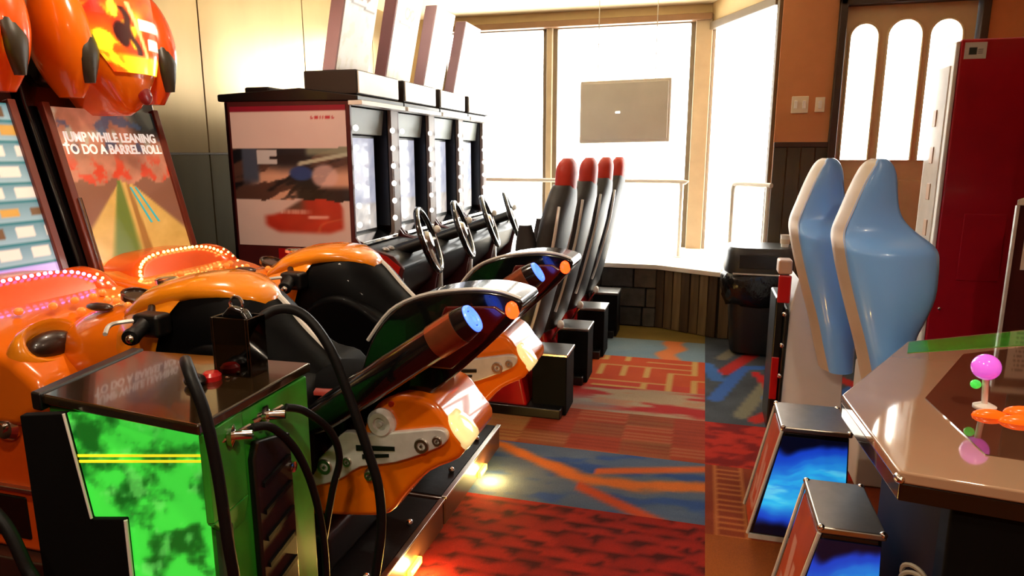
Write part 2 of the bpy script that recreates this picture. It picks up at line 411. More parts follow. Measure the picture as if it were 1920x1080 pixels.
# ------------------------------------------------------------------ unseen ceiling lamps, added as warm fill light
def lamp(x, y, power, label):
    t = thing('fill_ceiling_light', (x,y,CEIL-.03), label, 'fill light', 'added ceiling fill lamps')
    obj('trim_ring', lathe([(.07,.0),(.10,.0),(.105,.028),(.07,.028)], (x,y,CEIL-.03), n=24), whitep, t)
    obj('lens', lathe([(.0,.012),(.07,.012),(.07,.02),(.0,.02)], (x,y,CEIL-.03), n=24), mat('lamp_lens',(255,226,180),.4,emit=6,var=.01), t)
    l = bpy.data.lights.new('lamp_light','SPOT'); l.energy = power; l.color = (1,.82,.6); l.spot_size = R(150); l.spot_blend = .6; l.shadow_soft_size = .07
    lo = bpy.data.objects.new('lamp_light', l); C.objects.link(lo); lo.parent = t; lo.location = (0,0,-.01)
lamp(-1.9, 2.3, 120, 'added ceiling fill lamp above the two motorcycle games')
lamp(-1.0, .5, 140, 'added ceiling fill lamp above the green console stand')
lamp(1.0, 1.2, 110, 'added ceiling fill lamp above the glass topped table')
lamp(-1.5, 4.2, 40, 'added ceiling fill lamp above the racing chairs')
lamp(.2, -.9, 170, 'added ceiling fill lamp farthest from the window')

# ================================================================== MOTORCYCLE GAMES
BY = 2.71        # centre line of the far motorcycle game
def road_screen(s, t):
    # sandy track running to a vanishing point, crowd along the horizon, clutter above
    hz = .54
    if t > hz+.02*math.sin(s*20):
        c = mix((150,96,70),(196,128,100), fbm(s*7,t*9))
        c = mix(c,(196,66,40), sm(.5,.64,fbm(s*9+4,t*11))*sm(.78,.6,t))
        c = mix(c,(176,164,140), sm(.5,.6,fbm(s*5+1,t*5,4))*sm(.7,.8,t))
        c = mix(c,(30,34,32), sm(.62,.85,s)*sm(.76,.9,t))
        c = mix(c,(60,80,110), sm(.6,.66,fbm(s*6,t*8,9))*sm(.7,.75,t)*.7)
        return c
    d = (hz-t)/hz; x = (s-.48)
    c = mix((186,146,72),(206,168,92), fbm(s*6,t*10))
    edge = abs(x)/(.05+.75*d)
    c = mix(c,(128,84,62), sm(.92,1.08,edge))
    g = (x+.05+.14*d)/(.02+.16*d); c = mix((96,112,44), c, sm(.6,1.2,abs(g)))
    g2 = (x-.03-.02*d)/(.012+.05*d); c = mix((150,104,50), c, sm(.6,1.1,abs(g2)))
    return c
def menu_screen(s, t):
    r = (t*9) % 1; row = math.floor(t*9)
    c = mix((150,178,186),(104,140,152), r)
    if r < .14: c = (40,112,120)
    k = (s*4.4+.3*row) % 1; i = math.floor(s*4.4+.3*row)
    if .35 < r < .85 and k < .62:
        q = nz(i*3.3+.5,row*5.1+.5); c = (196,150,70) if q > .58 else ((222,214,200) if q > .42 else (110,84,60))
    if row == 0: c = mix((150,120,220),(196,180,240), s)
    return c
def head_art(s, t):
    c = mix((214,40,14),(240,110,20), fbm(s*3,t*4))
    c = mix(c,(250,30,16), sm(.3,.1,s)*sm(.3,.6,t))
    fl = fbm(s*4+2,t*4,0,3); c = mix(c,(252,226,40), sm(.50,.60,fl)*sm(.62,.45,t)*sm(.70,.5,s))
    c = mix(c,(252,228,40), sm(.18,.12,t)*sm(.1,.25,s))
    d = abs((s-.36)-.30*(.55-t)+.03*math.sin(t*22)); c = mix((60,18,16), c, sm(.02,.07,d) if .16 < t < .58 else 1)
    d = abs((s-.46)-.34*(.60-t)); c = mix((246,200,120), c, sm(.015,.04,d) if .14 < t < .62 else 1)
    c = mix((52,16,18), c, sm(.5,1.0,((s-.30)/.10)**2+((t-.33)/.13)**2))
    c = mix((250,216,60), c, sm(.6,1.1,((s-.27)/.05)**2+((t-.55)/.09)**2))
    for z0, s0 in ((.39,.56),(.22,.66)):
        if z0 < t < z0+.11 and s0 < s < .96: c = (255,248,226)
    if .74 < t < .92 and .56 < s < .72: c = (120,116,104)
    return c
def ramp(tbl, z):
    for k in range(len(tbl)-1):
        if z <= tbl[k+1][0]:
            t = (z-tbl[k][0])/(tbl[k+1][0]-tbl[k][0]); return [tbl[k][i]*(1-t)+tbl[k+1][i]*t for i in range(len(tbl[k]))]
    return tbl[-1]
led_w = mat('warm_led', (255,214,120), .3, emit=5, ecol=(255,206,110), var=.01)
led_p = mat('violet_led', (220,150,255), .3, emit=5, ecol=(206,130,255), var=.01)
led_r = mat('red_lamp', (255,60,20), .3, emit=5, ecol=(255,60,16), var=.01)
led_b = mat('blue_ring_lamp', (90,130,255), .3, emit=2.6, ecol=(70,110,255), var=.01)
led_y = mat('amber_lamp', (255,190,60), .3, emit=14, ecol=(255,170,40), var=.01)
def bike_game(yc, label, led, screen_fn, txt):
    g = thing('motorcycle_game', (-1.9,yc,0), label, 'arcade game', 'motorcycle arcade games')
    Y = lambda d: yc+d
    # platform
    pf = obj('platform', box(-3.0,-.93,Y(-.383),Y(.383),.03,.148), dbrown, g, bevel=.008)
    obj('edge_trim', box(-.945,-.922,Y(-.383),Y(.383),.145,.156), steel, pf, bevel=.003)
    obj('platform_mat', box(-2.0,-.95,Y(-.37),Y(.37),.148,.152), rubber, pf)
    for yy in (.08,):
        obj('floor_lamp_bar', box(-.932,-.915,Y(yy)-.05,Y(yy)+.05,.035,.062), led_y, pf, bevel=.004)
    obj('platform_foot', box(-2.9,-1.0,Y(-.36),Y(.36),.0,.03), rubber, pf)
    # screen housing leaning back
    hs = obj('screen_housing', prism([(-3.12,.15),(-3.12,1.85),(-2.86,1.84),(-2.84,1.72),(-2.62,.90),(-2.55,.70),(-2.55,.15)],'y',Y(-.37),Y(.37)), blackg, g, bevel=.015)
    n = Vector((.97,0,.25)); A = Vector((-2.635,0,.965)); B = Vector((-2.815,0,1.70))
    ys0, ys1 = Y(-.295), Y(.295)
    o = A+n*.02; w = B-A
    sc = sheet('screen', (o.x,ys0,o.z), (0,ys1-ys0,0), tuple(w), screen_fn, 60, 70, screenm, g, thick=.01)
    br = mat('red_brown_bezel', (110,46,30), .35, coat=.3, var=.12)
    for ya, yb, mm in ((-.33,-.295,br),(.295,.33,br)):
        p0, p1 = A-w*.03, B+w*.02
        v = [(q.x+n.x*h, Y(yy), q.z+n.z*h) for q in (p0,p1) for h in (0,.035) for yy in (ya,yb)]
        obj('bezel_strip', (v,[(0,1,3,2),(4,6,7,5),(0,4,5,1),(2,3,7,6),(0,2,6,4),(1,5,7,3)]), mm, g, bevel=.004)
    p0, p1 = A, A+w*.45
    obj('chrome_strip', tube([(p0.x+n.x*.04,Y(-.30),p0.z+.01),(p1.x+n.x*.04,Y(-.30),p1.z+.01)], .009, 8), chrome, g)
    if txt:
        m = mat('screen_text', (240,232,222), .4, emit=.7, var=.01)
        for k, line in enumerate(txt):
            q = A+w*(.795-.075*k)+n*.0225
            text('screen_text', line, .062, m, sc, (q.x,Y(0),q.z), (0,1,0), tuple(w), .002, .86)
        for a0, b0, t0, t1 in ((.005,.06,.33,.05),(.03,.085,.33,.05)):
            pass
        cy = mat('cyan_screen_mark', (60,170,176), .4, emit=.6, var=.01)
        for dy in (0,.03):
            q0, q1 = A+w*.50+n*.022, A+w*.26+n*.022
            y0, y1 = Y(.01+dy), Y(.075+dy*1.6)
            v = [(q0.x,y0,q0.z),(q0.x,y0+.008,q0.z),(q1.x,y1+.012,q1.z),(q1.x,y1,q1.z)]; v += [(x+.002,yy,z+.001) for x,yy,z in v]
            obj('screen_mark', (v,[(3,2,1,0),(4,5,6,7),(0,1,5,4),(1,2,6,5),(2,3,7,6),(3,0,4,7)]), cy, sc, smooth=False)
    # head: motorcycle fairing with wings and a lit picture
    tb = [(1.675,.045,-2.62),(1.70,.08,-2.58),(1.76,.12,-2.545),(1.84,.165,-2.525),(1.95,.215,-2.53),(2.1,.24,-2.55),(2.3,.25,-2.59),(2.5,.2,-2.67),(2.58,.1,-2.74)]
    rings = []
    for k in range(28):
        z = 1.675+(2.58-1.675)*k/27; _, hw, xf = ramp(tb,z); xb = -2.98
        rings.append(ring(((xf+xb)/2,Y(-.03),z),(1,0,0),(0,1,0),(xf-xb)/2,hw,2.6,32))
    hd = obj('head_fairing', loft(rings), orange, g, sharp=60)
    def warp(s,t):
        z = 1.86+.5*t; _, hw, xf = ramp(tb,z); yy = (-.9+1.8*s)*hw*(.75+.25*min(1,t*3)); xb = -2.98
        k = (1-min(1,abs(yy/hw))**2.6)**(1/2.6)
        return Vector(((xf+xb)/2+(xf-xb)/2*k+.012, Y(-.03)+yy, z))
    sheet('lit_picture', (0,0,0),(0,1,0),(0,0,1), head_art, 48, 60, backlit, hd, thick=.014, warp=warp)
    em = mat('dark_red_emblem', (130,14,14), .3, coat=.6, var=.05)
    obj('emblem', ell((-2.545,Y(.0),1.765),.012,.042,.042,12,8), em, hd)
    for s in (-1,1):
        wr = []
        for k in range(17):
            a = k/16; z = 1.74+.52*a; rr = math.sin(math.pi*min(.97,max(.06,a*.9+.05)))**.6
            wr.append(ring((-2.69-.04*a,Y(-.03)+s*(.235+.02*a),z),(1,0,0),(0,1,0),.15*rr,.095*rr,2.3,22))
        wg = obj('wing', loft(wr), orange if s < 0 else red_o, hd, sharp=60)
        vr = [ring((-2.562-.006*abs(k-4)-.03*k/8,Y(-.03)+s*(.232-.012*k/8),1.80+.27*k/8),(1,0,0),(0,1,0),.03,.048*math.sin(math.pi*(k+.6)/9.2)**.8,2,14) for k in range(9)]
        obj('air_vent', loft(vr), mat('vent_dark', (52,46,34), .4, var=.1), wg, sharp=60)
    obj('head_bracket', box(-3.1,-2.8,Y(-.3),Y(.3),1.8,2.4), black, g, bevel=.03)
    # console below the screen
    cs = obj('console', prism([(-2.75,.62),(-2.75,.97),(-2.52,.98),(-2.28,.93),(-2.08,.86),(-1.98,.78),(-1.97,.70),(-2.1,.62)],'y',Y(-.375),Y(.375)), orange, g, bevel=.045, seg=4)
    arch = [(-.36,.80)]+[(-.36+.0*k,.80+.04*k) for k in range(1,4)]
    arch = []
    for k in range(25):
        t = math.pi*(1-k/24); c_, s_ = math.cos(t), math.sin(t)
        arch.append((.33*math.copysign(abs(c_)**.55,c_), .82+.225*abs(s_)**.7))
    ax_ = lambda b, k: k+(1.045-b)*.75
    cowl = obj('cowl', loft([[((x0 if x0 < -2.6 else ax_(b,x0)),Y(a*sc_),.80+(b-.80)*sc_) for a,b in arch] for x0,sc_ in ((-2.66,.98),(-2.50,1.0),(-2.46,.97),(-2.45,.90))]), red_o, cs, sharp=50)
    pts = curve([(ax_(b,-2.452),Y(a*.985),.80+(b-.80)*.99) for a,b in arch], 4)
    beads, acc = [], 0
    for i in range(1,len(pts)):
        acc += (pts[i]-pts[i-1]).length
        if acc > .021: beads.append(ell(tuple(pts[i]),.0075,.0075,.0075,8,5)); acc = 0
    tag(obj('led_strip', join(*beads), led, cowl), None, None)
    # wing of the console with a second row of lamps
    obj('console_wing', loft([ring((-2.62+.26*a,Y(.30+.01*math.sin(a*3)),.95-.05*a),(0,1,0),(0,0,1),.08*math.sin(math.pi*(.12+.8*a))**.5,.10*math.sin(math.pi*(.12+.8*a))**.5,2.4,18) for a in [k/10 for k in range(11)]]), red_o, cs, sharp=60)
    obj('led_strip', join(*[ell((-2.40+.03*k,Y(.27-.004*k),1.01-.012*k-.002*k*k),.006,.006,.006,8,5) for k in range(7)]), led_w, cs)
    # speaker ovals with gold rims, gauges, knobs
    for s in (-1,1):
        sp = obj('speaker_rim', loft([ring((-2.09+.02*h,Y(s*.23),.865+.025*h),(.45,0,-.9),(0,1,0),.075*r_,.115*r_,2.2,26) for h,r_ in ((-1,1.15),(.3,1.12),(1,.95),(.8,.8),(0,.74))]), gold, cs, sharp=70)
        obj('speaker_grille', ell((-2.088,Y(s*.23),.866),.045,.088,.05,18,10), mat('speaker_mesh',(40,22,16),.35,coat=.4,var=.3,vscale=60), sp)
    for s, (dx,dy,dz) in enumerate(((-2.26,-.06,.955),(-2.26,.03,.957),(-2.26,.11,.955),(-2.19,-.01,.93),(-2.2,.16,.93),(-2.31,.2,.95),(-2.15,.03,.91),(-2.3,-.16,.955))):
        obj('indicator_lamp', ell((dx,Y(dy),dz),.016,.016,.014,12,8), mat('amber_lens',(250,150,60),.12,coat=1,var=.02,emit=.25), cs)
    # red lower cabinet
    lc = obj('lower_cabinet', box(-2.6,-2.05,Y(-.34),Y(.34),.15,.64), red_o, g, bevel=.02)
    obj('pink_edge', box(-2.075,-2.035,Y(-.352),Y(-.33),.40,.64), mat('crimson_trim',(214,26,70),.25,coat=.6,var=.05), lc, bevel=.008)
    obj('foot_slot', box(-2.5,-2.15,Y(-.346),Y(-.33),.20,.36), black, lc, bevel=.02)
    obj('kick_plate', box(-2.6,-2.03,Y(-.36),Y(-.335),.385,.40), steel, lc, bevel=.003)
    obj('lock', join(lathe([(.0,0),(.05,0),(.052,.015),(.04,.03),(.0,.032)],(-2.17,Y(-.34),.62),(0,-1,0)),lathe([(.0,.03),(.018,.03),(.018,.04),(.0,.04)],(-2.17,Y(-.34),.62),(0,-1,0))), chrome, lc)
    # motorcycle: nose, tank, side panels, saddle, tail
    def xloft(st, e=2.4, nn=26):
        return loft([ring((x,Y(0),(zt+zb)/2),(0,1,0),(0,0,1),hw,(zt-zb)/2,e,nn) for x,zt,zb,hw in st])
    def dens(st, k=4):
        out = []
        for i in range(len(st)-1):
            p0,p1,p2,p3 = st[max(i-1,0)],st[i],st[i+1],st[min(i+2,len(st)-1)]
            for q in range(k):
                t = q/k; out.append(tuple(.5*(2*b+(c-a)*t+(2*a-5*b+4*c-d)*t*t+(3*b-a-3*c+d)*t**3) for a,b,c,d in zip(p0,p1,p2,p3)))
        return out+[st[-1]]
    nose = obj('nose_fairing', xloft(dens([(-2.16,.90,.72,.08),(-2.08,.95,.70,.20),(-1.95,.985,.68,.235),(-1.82,1.00,.68,.20),(-1.72,.98,.7,.15)])), orange, g, sharp=60)
    obj('dial', join(lathe([(.0,0),(.05,0),(.052,.018),(.042,.02),(.04,.012),(.0,.012)],(-1.90,Y(-.04),1.0),(.35,-.1,1))), mat('dial_dark',(50,34,26),.2,coat=.8,var=.1), nose)
    obj('switch_slot', ell((-1.97,Y(-.13),.985),.055,.025,.014,14,8), dbrown, nose)
    for dx,dy,dz in ((-1.99,.04,.998),(-2.0,.09,.99),(-1.86,-.12,.995),(-1.83,.1,1.0),(-2.03,-.04,.985)):
        obj('indicator_lamp', ell((dx,Y(dy),dz),.013,.013,.012,10,6), MATS['amber_lens'], nose)
    tank = obj('fuel_tank', xloft(dens([(-1.86,.96,.70,.10),(-1.80,1.01,.66,.165),(-1.70,1.06,.62,.205),(-1.58,1.085,.60,.215),(-1.46,1.075,.58,.205),(-1.37,1.02,.56,.185),(-1.28,.925,.56,.16),(-1.2,.85,.57,.135),(-1.15,.80,.58,.11)])), mat('black_tank_paint',(6,6,7),.5,coat=.02,spec=.06,var=.2), g, sharp=60)
    obj('tank_cowl', loft([ring((x,Y(0),zc),(0,1,0),(.3,0,.95),hw,hz,2.4,30) for x,zc,hw,hz in ((-1.96,.86,.10,.09),(-1.92,.865,.165,.13),(-1.84,.875,.205,.16),(-1.75,.885,.225,.185),(-1.68,.885,.232,.197),(-1.66,.885,.226,.192),(-1.70,.885,.20,.17))], False), gold, tank, sharp=60)
    obj('tank_top', loft([ring((x,Y(0),zc),(0,1,0),(0,0,1),hw,hz,2.2,26) for x,zc,hw,hz in ((-1.84,.965,.16,.06),(-1.76,1.01,.18,.062),(-1.68,1.038,.175,.058),(-1.58,1.058,.16,.048),(-1.48,1.056,.13,.042),(-1.41,1.032,.09,.036),(-1.37,1.008,.05,.028))]), gold, tank, sharp=60)
    side = [(-1.70,.62),(-1.69,.72),(-1.64,.82),(-1.58,.88),(-1.49,.91),(-1.41,.90),(-1.34,.87),(-1.26,.82),(-1.17,.80),(-1.12,.72),(-1.12,.60),(-1.2,.46),(-1.7,.46)]
    obj('tank_side', prism(rounded(side),'y',Y(-.225),Y(.225)), MATS['black_tank_paint'], tank, bevel=.03, seg=4)
    obj('tank_cap', lathe([(.0,0),(.04,0),(.04,.012),(.03,.018),(.0,.018)],(-1.80,Y(0),1.055)), chrome, tank)
    obj('tank_trim', tube(curve([(-1.50,Y(.03),1.083),(-1.43,Y(.03),1.062),(-1.36,Y(.03),1.012),(-1.28,Y(.03),.925),(-1.20,Y(.03),.852),(-1.16,Y(.03),.815)],5), .011, 8), whitep, tank)
    sad = obj('saddle', xloft(dens([(-1.26,.80,.66,.12),(-1.15,.815,.64,.15),(-1.02,.82,.64,.15),(-.9,.87,.68,.13),(-.84,.95,.74,.11)])), mat('saddle_vinyl',(8,8,9),.75,spec=.04,var=.2), g, sharp=60)
    obj('saddle_stripe', loft([ring((x,Y(0),z),(0,1,0),(0,0,1),hw,.022,2.4,20) for x,z,hw in ((-1.22,.755,.145),(-1.15,.76,.162),(-1.02,.765,.162),(-.9,.80,.142),(-.82,.84,.12))]), mat('dull_red_vinyl',(128,30,16),.4,coat=.2,var=.15), sad, sharp=60)
    tl = obj('tail', prism(rounded([(-1.02,.76),(-.97,.92),(-.90,1.02),(-.82,1.07),(-.70,1.10),(-.58,1.108),(-.49,1.09),(-.485,1.06),(-.53,1.00),(-.62,.91),(-.74,.80),(-.88,.70),(-1.0,.66)]),'y',Y(-.10),Y(.10)), blackg, g, bevel=.022, seg=4)
    obj('tail_panel', prism([(-.72,1.06),(-.56,1.07),(-.52,1.045),(-.60,.95),(-.70,.86),(-.80,.86)],'y',Y(-.105),Y(.105)), mat('dark_red_gloss',(78,10,8),.2,coat=.7,var=.1), tl, bevel=.012)
    obj('tail_edge', tube(curve([(-.98,Y(-.09),.93),(-.90,Y(-.09),1.03),(-.80,Y(-.09),1.082),(-.68,Y(-.09),1.106),(-.57,Y(-.09),1.112),(-.49,Y(-.085),1.09)],4), .006, 6), alu, tl)
    obj('tail_light', ell((-.512,Y(-.095),1.058),.022,.014,.028,12,8), led_r, tl)
    # muffler
    a, b = Vector((-1.12,Y(-.215),.69)), Vector((-.60,Y(-.2),1.05)); ax = (b-a).normalized(); Lm = (b-a).length
    mf = obj('muffler', lathe([(.0,0),(.04,0),(.05,.06),(.052,.2),(.050,Lm-.03),(.044,Lm),(.0,Lm)], a, ax, 26), blackg, g, sharp=50)
    obj('muffler_reflection', lathe([(.0505,Lm-.13),(.0525,Lm-.13),(.0525,Lm-.04),(.0505,Lm-.04)], a, ax, 26), mat('orange_brown_reflection',(150,82,50),.25,.7,var=.2,vscale=20), mf, sharp=50)  # orange-brown reflection near the muffler end, built in as a coloured band
    obj('muffler_ring', torus(a+ax*(Lm+.002), ax, .034, .008, 28, 8), led_b, mf)
    obj('muffler_core', lathe([(.0,0),(.021,0),(.021,.006),(.013,.006),(.013,.002),(.0,.002)], a+ax*(Lm), ax, 20), led_b, mf)
    obj('muffler_mount', tube([a+ax*.2,(-.98,Y(-.05),.80)], .014, 8), alu, mf)
    # lower body and swing arm
    belly = [(-1.95,.26),(-1.5,.29),(-1.2,.335),(-1.0,.36),(-.90,.385),(-.84,.46),(-.76,.545),(-.665,.60),(-.648,.655),(-.69,.71),(-.735,.765),(-.80,.785),(-.87,.78),(-.93,.745),(-.965,.69),(-1.02,.60),(-1.2,.55),(-1.6,.55),(-1.95,.5)]
    bl = obj('lower_body', prism(rounded(belly),'y',Y(-.155),Y(.155)), orange, g, bevel=.022, seg=4)
    obj('frame_core', join(box(-1.7,-1.05,Y(-.11),Y(.11),.5,.74), box(-1.6,-1.1,Y(-.2),Y(.2),.15,.3)), black, g, bevel=.03)
    for s in (-1,1):
        def B2(u, w, r0, r1, h=.03): return lathe([(.0,0),(r0,0),(r0,h*.6),(r1,h),(r1*.6,h),(r1*.55,h*.7),(r1*.25,h*.7),(r1*.2,h*1.1),(.0,h*1.1)], (u,Y(s*.15),w), (0,s,0), 22)
        sa = obj('swing_arm', join(prism(rounded([(-1.26,.455),(-1.2,.44),(-1.06,.49),(-.98,.545),(-.86,.575),(-.72,.64),(-.69,.675),(-.71,.70),(-.80,.685),(-.95,.655),(-1.03,.655),(-1.08,.60),(-1.16,.53),(-1.26,.505)]),'y',Y(s*.15),Y(s*.175))), alu, bl, bevel=.008, seg=3)
        obj('arm_slot', join(prism([(-.99,.60),(-.86,.615),(-.86,.628),(-.99,.618)],'y',Y(s*.172),Y(s*.178)), prism([(-.97,.575),(-.88,.592),(-.88,.602),(-.97,.590)],'y',Y(s*.172),Y(s*.178))), black, sa)
        for (u,w,r0,r1) in ((-.907,.695,.046,.036),(-.772,.641,.028,.022),(-.722,.662,.02,.014),(-1.025,.557,.02,.014),(-1.105,.53,.03,.024),(-1.19,.515,.05,.042),(-.95,.52,.022,.015)):
            obj('hub_disc', B2(u,w,r0,r1), alu if r0 > .04 else steel, bl)
        obj('red_screw', lathe([(.0,0),(.009,0),(.009,.006),(.0,.006)],(-.875,Y(s*.155),.757),(0,s,0),10), redp, bl)
        obj('knee_foot', ell((-.98,Y(s*.17),.163),.014,.014,.014,10,6), chrome, bl)
    obj('rear_lamp', loft([ring((ramp([(.60,-.668),(.655,-.648),(.71,-.69),(.765,-.735)],.622+.0105*k)[1]+.004,Y(-.10),.622+.0105*k),(1,0,0),(0,1,0),.022*math.sin(math.pi*(k+.9)/12)**.5,.062*math.sin(math.pi*(k+.9)/12)**.5,2.6,20) for k in range(11)]), mat('white_yellow_lens',(255,236,170),.15,emit=.7,ecol=(255,226,150),coat=.8,var=.03), bl, sharp=60)
    # handlebar
    hb = obj('handlebar', tube(curve([(-1.62,Y(-.33),.965),(-1.66,Y(-.24),.985),(-1.74,Y(-.12),1.02),(-1.76,Y(0),1.03),(-1.74,Y(.12),1.02),(-1.66,Y(.24),.985),(-1.62,Y(.33),.965)],5), .014, 10), black, g)
    for s in (-1,1):
        obj('grip', lathe([(.0,0),(.024,0),(.027,.012),(.024,.03),(.023,.10),(.03,.112),(.0,.115)], (-1.615,Y(s*.365),.962), (-.35,-s*.94,.14), 16), rubber, hb)
        obj('switch_box', box(-1.70,-1.60,Y(s*.24)-.035,Y(s*.24)+.035,.935,1.01), black, hb, bevel=.015)
        obj('end_cap', ell((-1.612,Y(s*.368),.961),.014,.012,.014,10,6), chrome, hb)
        obj('lever', tube(curve([(-1.66,Y(s*.25),.99),(-1.73,Y(s*.31),.985),(-1.70,Y(s*.37),.97)],5), .007, 6), alu, hb)
    obj('fork_stem', tube([(-1.76,Y(0),1.02),(-1.86,Y(0),.8)], .03, 12), black, g)
    # small lamp glow under the platform edge
    for yy in (.08,):
        l = bpy.data.lights.new('edge_lamp','POINT'); l.energy = 7; l.color = (1,.62,.16); l.shadow_soft_size = .02
        lo = bpy.data.objects.new('edge_lamp', l); C.objects.link(lo); lo.parent = pf; lo.location = Vector((-.885,Y(yy),.05))-W[pf]
    return g
bike_game(BY, 'far orange and black motorcycle arcade game whose screen shows a sandy track', led_w, road_screen, ('JUMP WHILE LEANING','TO DO A BARREL ROLL'))
bike_game(BY-.78, 'near orange and black motorcycle arcade game with violet lights and menu screen', led_p, menu_screen, None)

# ================================================================== RACING GAMES
def poster(s, t):
    pale = mix((214,192,190),(226,206,202), fbm(s*2,t*2))
    if t > .965: return (138,22,46)
    if t > .70 + .012*s: 
        if .70 < s < .92 and .905 < t < .93 and nz(s*80,t*30) > .42: return (190,60,72)
        return pale
    e = .04*(nz(s*6,3)-.5)
    if t > .34+e:
        u = s*.94+t*.34; w = t*.94-s*.34
        n = fbm(u*2.0, w*11, 5); c = mix((20,20,26),(84,58,50), sm(.40,.55,n))
        c = mix(c,(216,170,146), sm(.50,.60,fbm(u*2.4,w*9,8))*sm(.10,.25,s)*sm(.62,.5,t))
        c = mix(c,(16,16,22), sm(.35,.42,s)*sm(.62,.55,s)*sm(.58,.64,t))
        c = mix(c,(70,82,104), sm(.06,.10,s)*sm(.25,.20,s)*sm(.42,.5,t))
        c = mix(c,(34,66,130), sm(1.2,.5,((s-.60)/.11)**2+((t-.53)/.055)**2))
        c = mix(c,(220,188,186), sm(1.2,.5,((s-.80)/.12)**2+((t-.51)/.09)**2)*.8)
        c = mix(c,(150,162,140), sm(.62,.68,s)*sm(.63,.68,t)*.8)
        c = mix(c,(180,186,168), sm(.02,.008,abs(t-.60-.16*(s-.6)))*sm(.55,.6,s))
        if .22 < s < .40 and .595 < t < .69 and not (.33 < s and .63 < t < .655): c = (196,198,204)
        c = mix(c,(20,16,18), sm(.46,.40,t)*sm(.5,.58,s)*.9)
        return c
    top = .235+.16*sm(.28,.75,s)-.10*sm(.85,.97,s); bot = .10+.05*sm(.40,.22,s)+.03*sm(.8,.95,s)
    k = sm(-.02,.03,t-bot)*sm(-.01,.03,top-t)*sm(.22,.30,s)*sm(.97,.91,s)
    c = mix((204,54,34),(160,44,30), nz(s*7,t*9)); c = mix(c,(96,66,58), sm(.24,.29,t)*sm(.66,.55,s))
    c = mix(c,(232,190,180), .8*sm(.02,.008,abs(t-.255))*sm(.36,.4,s)*sm(.70,.6,s)*nz(s*50,1)*1.6)
    c = mix(c,(236,170,160), sm(.016,.006,abs(t-.205-.02*s))*sm(.62,.66,s)*sm(.84,.8,s))
    return mix(pale, c, k)
def marquee_print(s, t):
    c = mix((244,238,222),(252,248,240), fbm(s*3,t*3))
    if abs(t-(.66-.05*s)) < .012 and .08 < s < .95: return (120,100,80)
    for xc, r in ((.45,.085),(.66,.075)):
        d = math.hypot(s-xc,(t-.765)*1.5)
        if abs(d-r) < .028: return (150,110,80)
    return mix(c,(226,220,190), .5*sm(.6,.7,fbm(s*5,t*7,3)))
def race_screen(s, t): return mix((206,210,226),(150,160,190), fbm(s*4,t*6)) if t > .3 else mix((230,226,222),(150,150,156), fbm(s*5,t*7))
grey_panel = mat('taupe_cabinet_edge', (120,100,88), .4, var=.12)
frost = mat('white_gloss_panel', (238,234,226), .3, coat=.3, var=.03)
mauve = mat('mauve_grey_side', (196,168,178), .5, var=.06)
tealg = mat('grey_header_panel', (150,158,152), .4, var=.06)
RY, RP = 3.46, .61
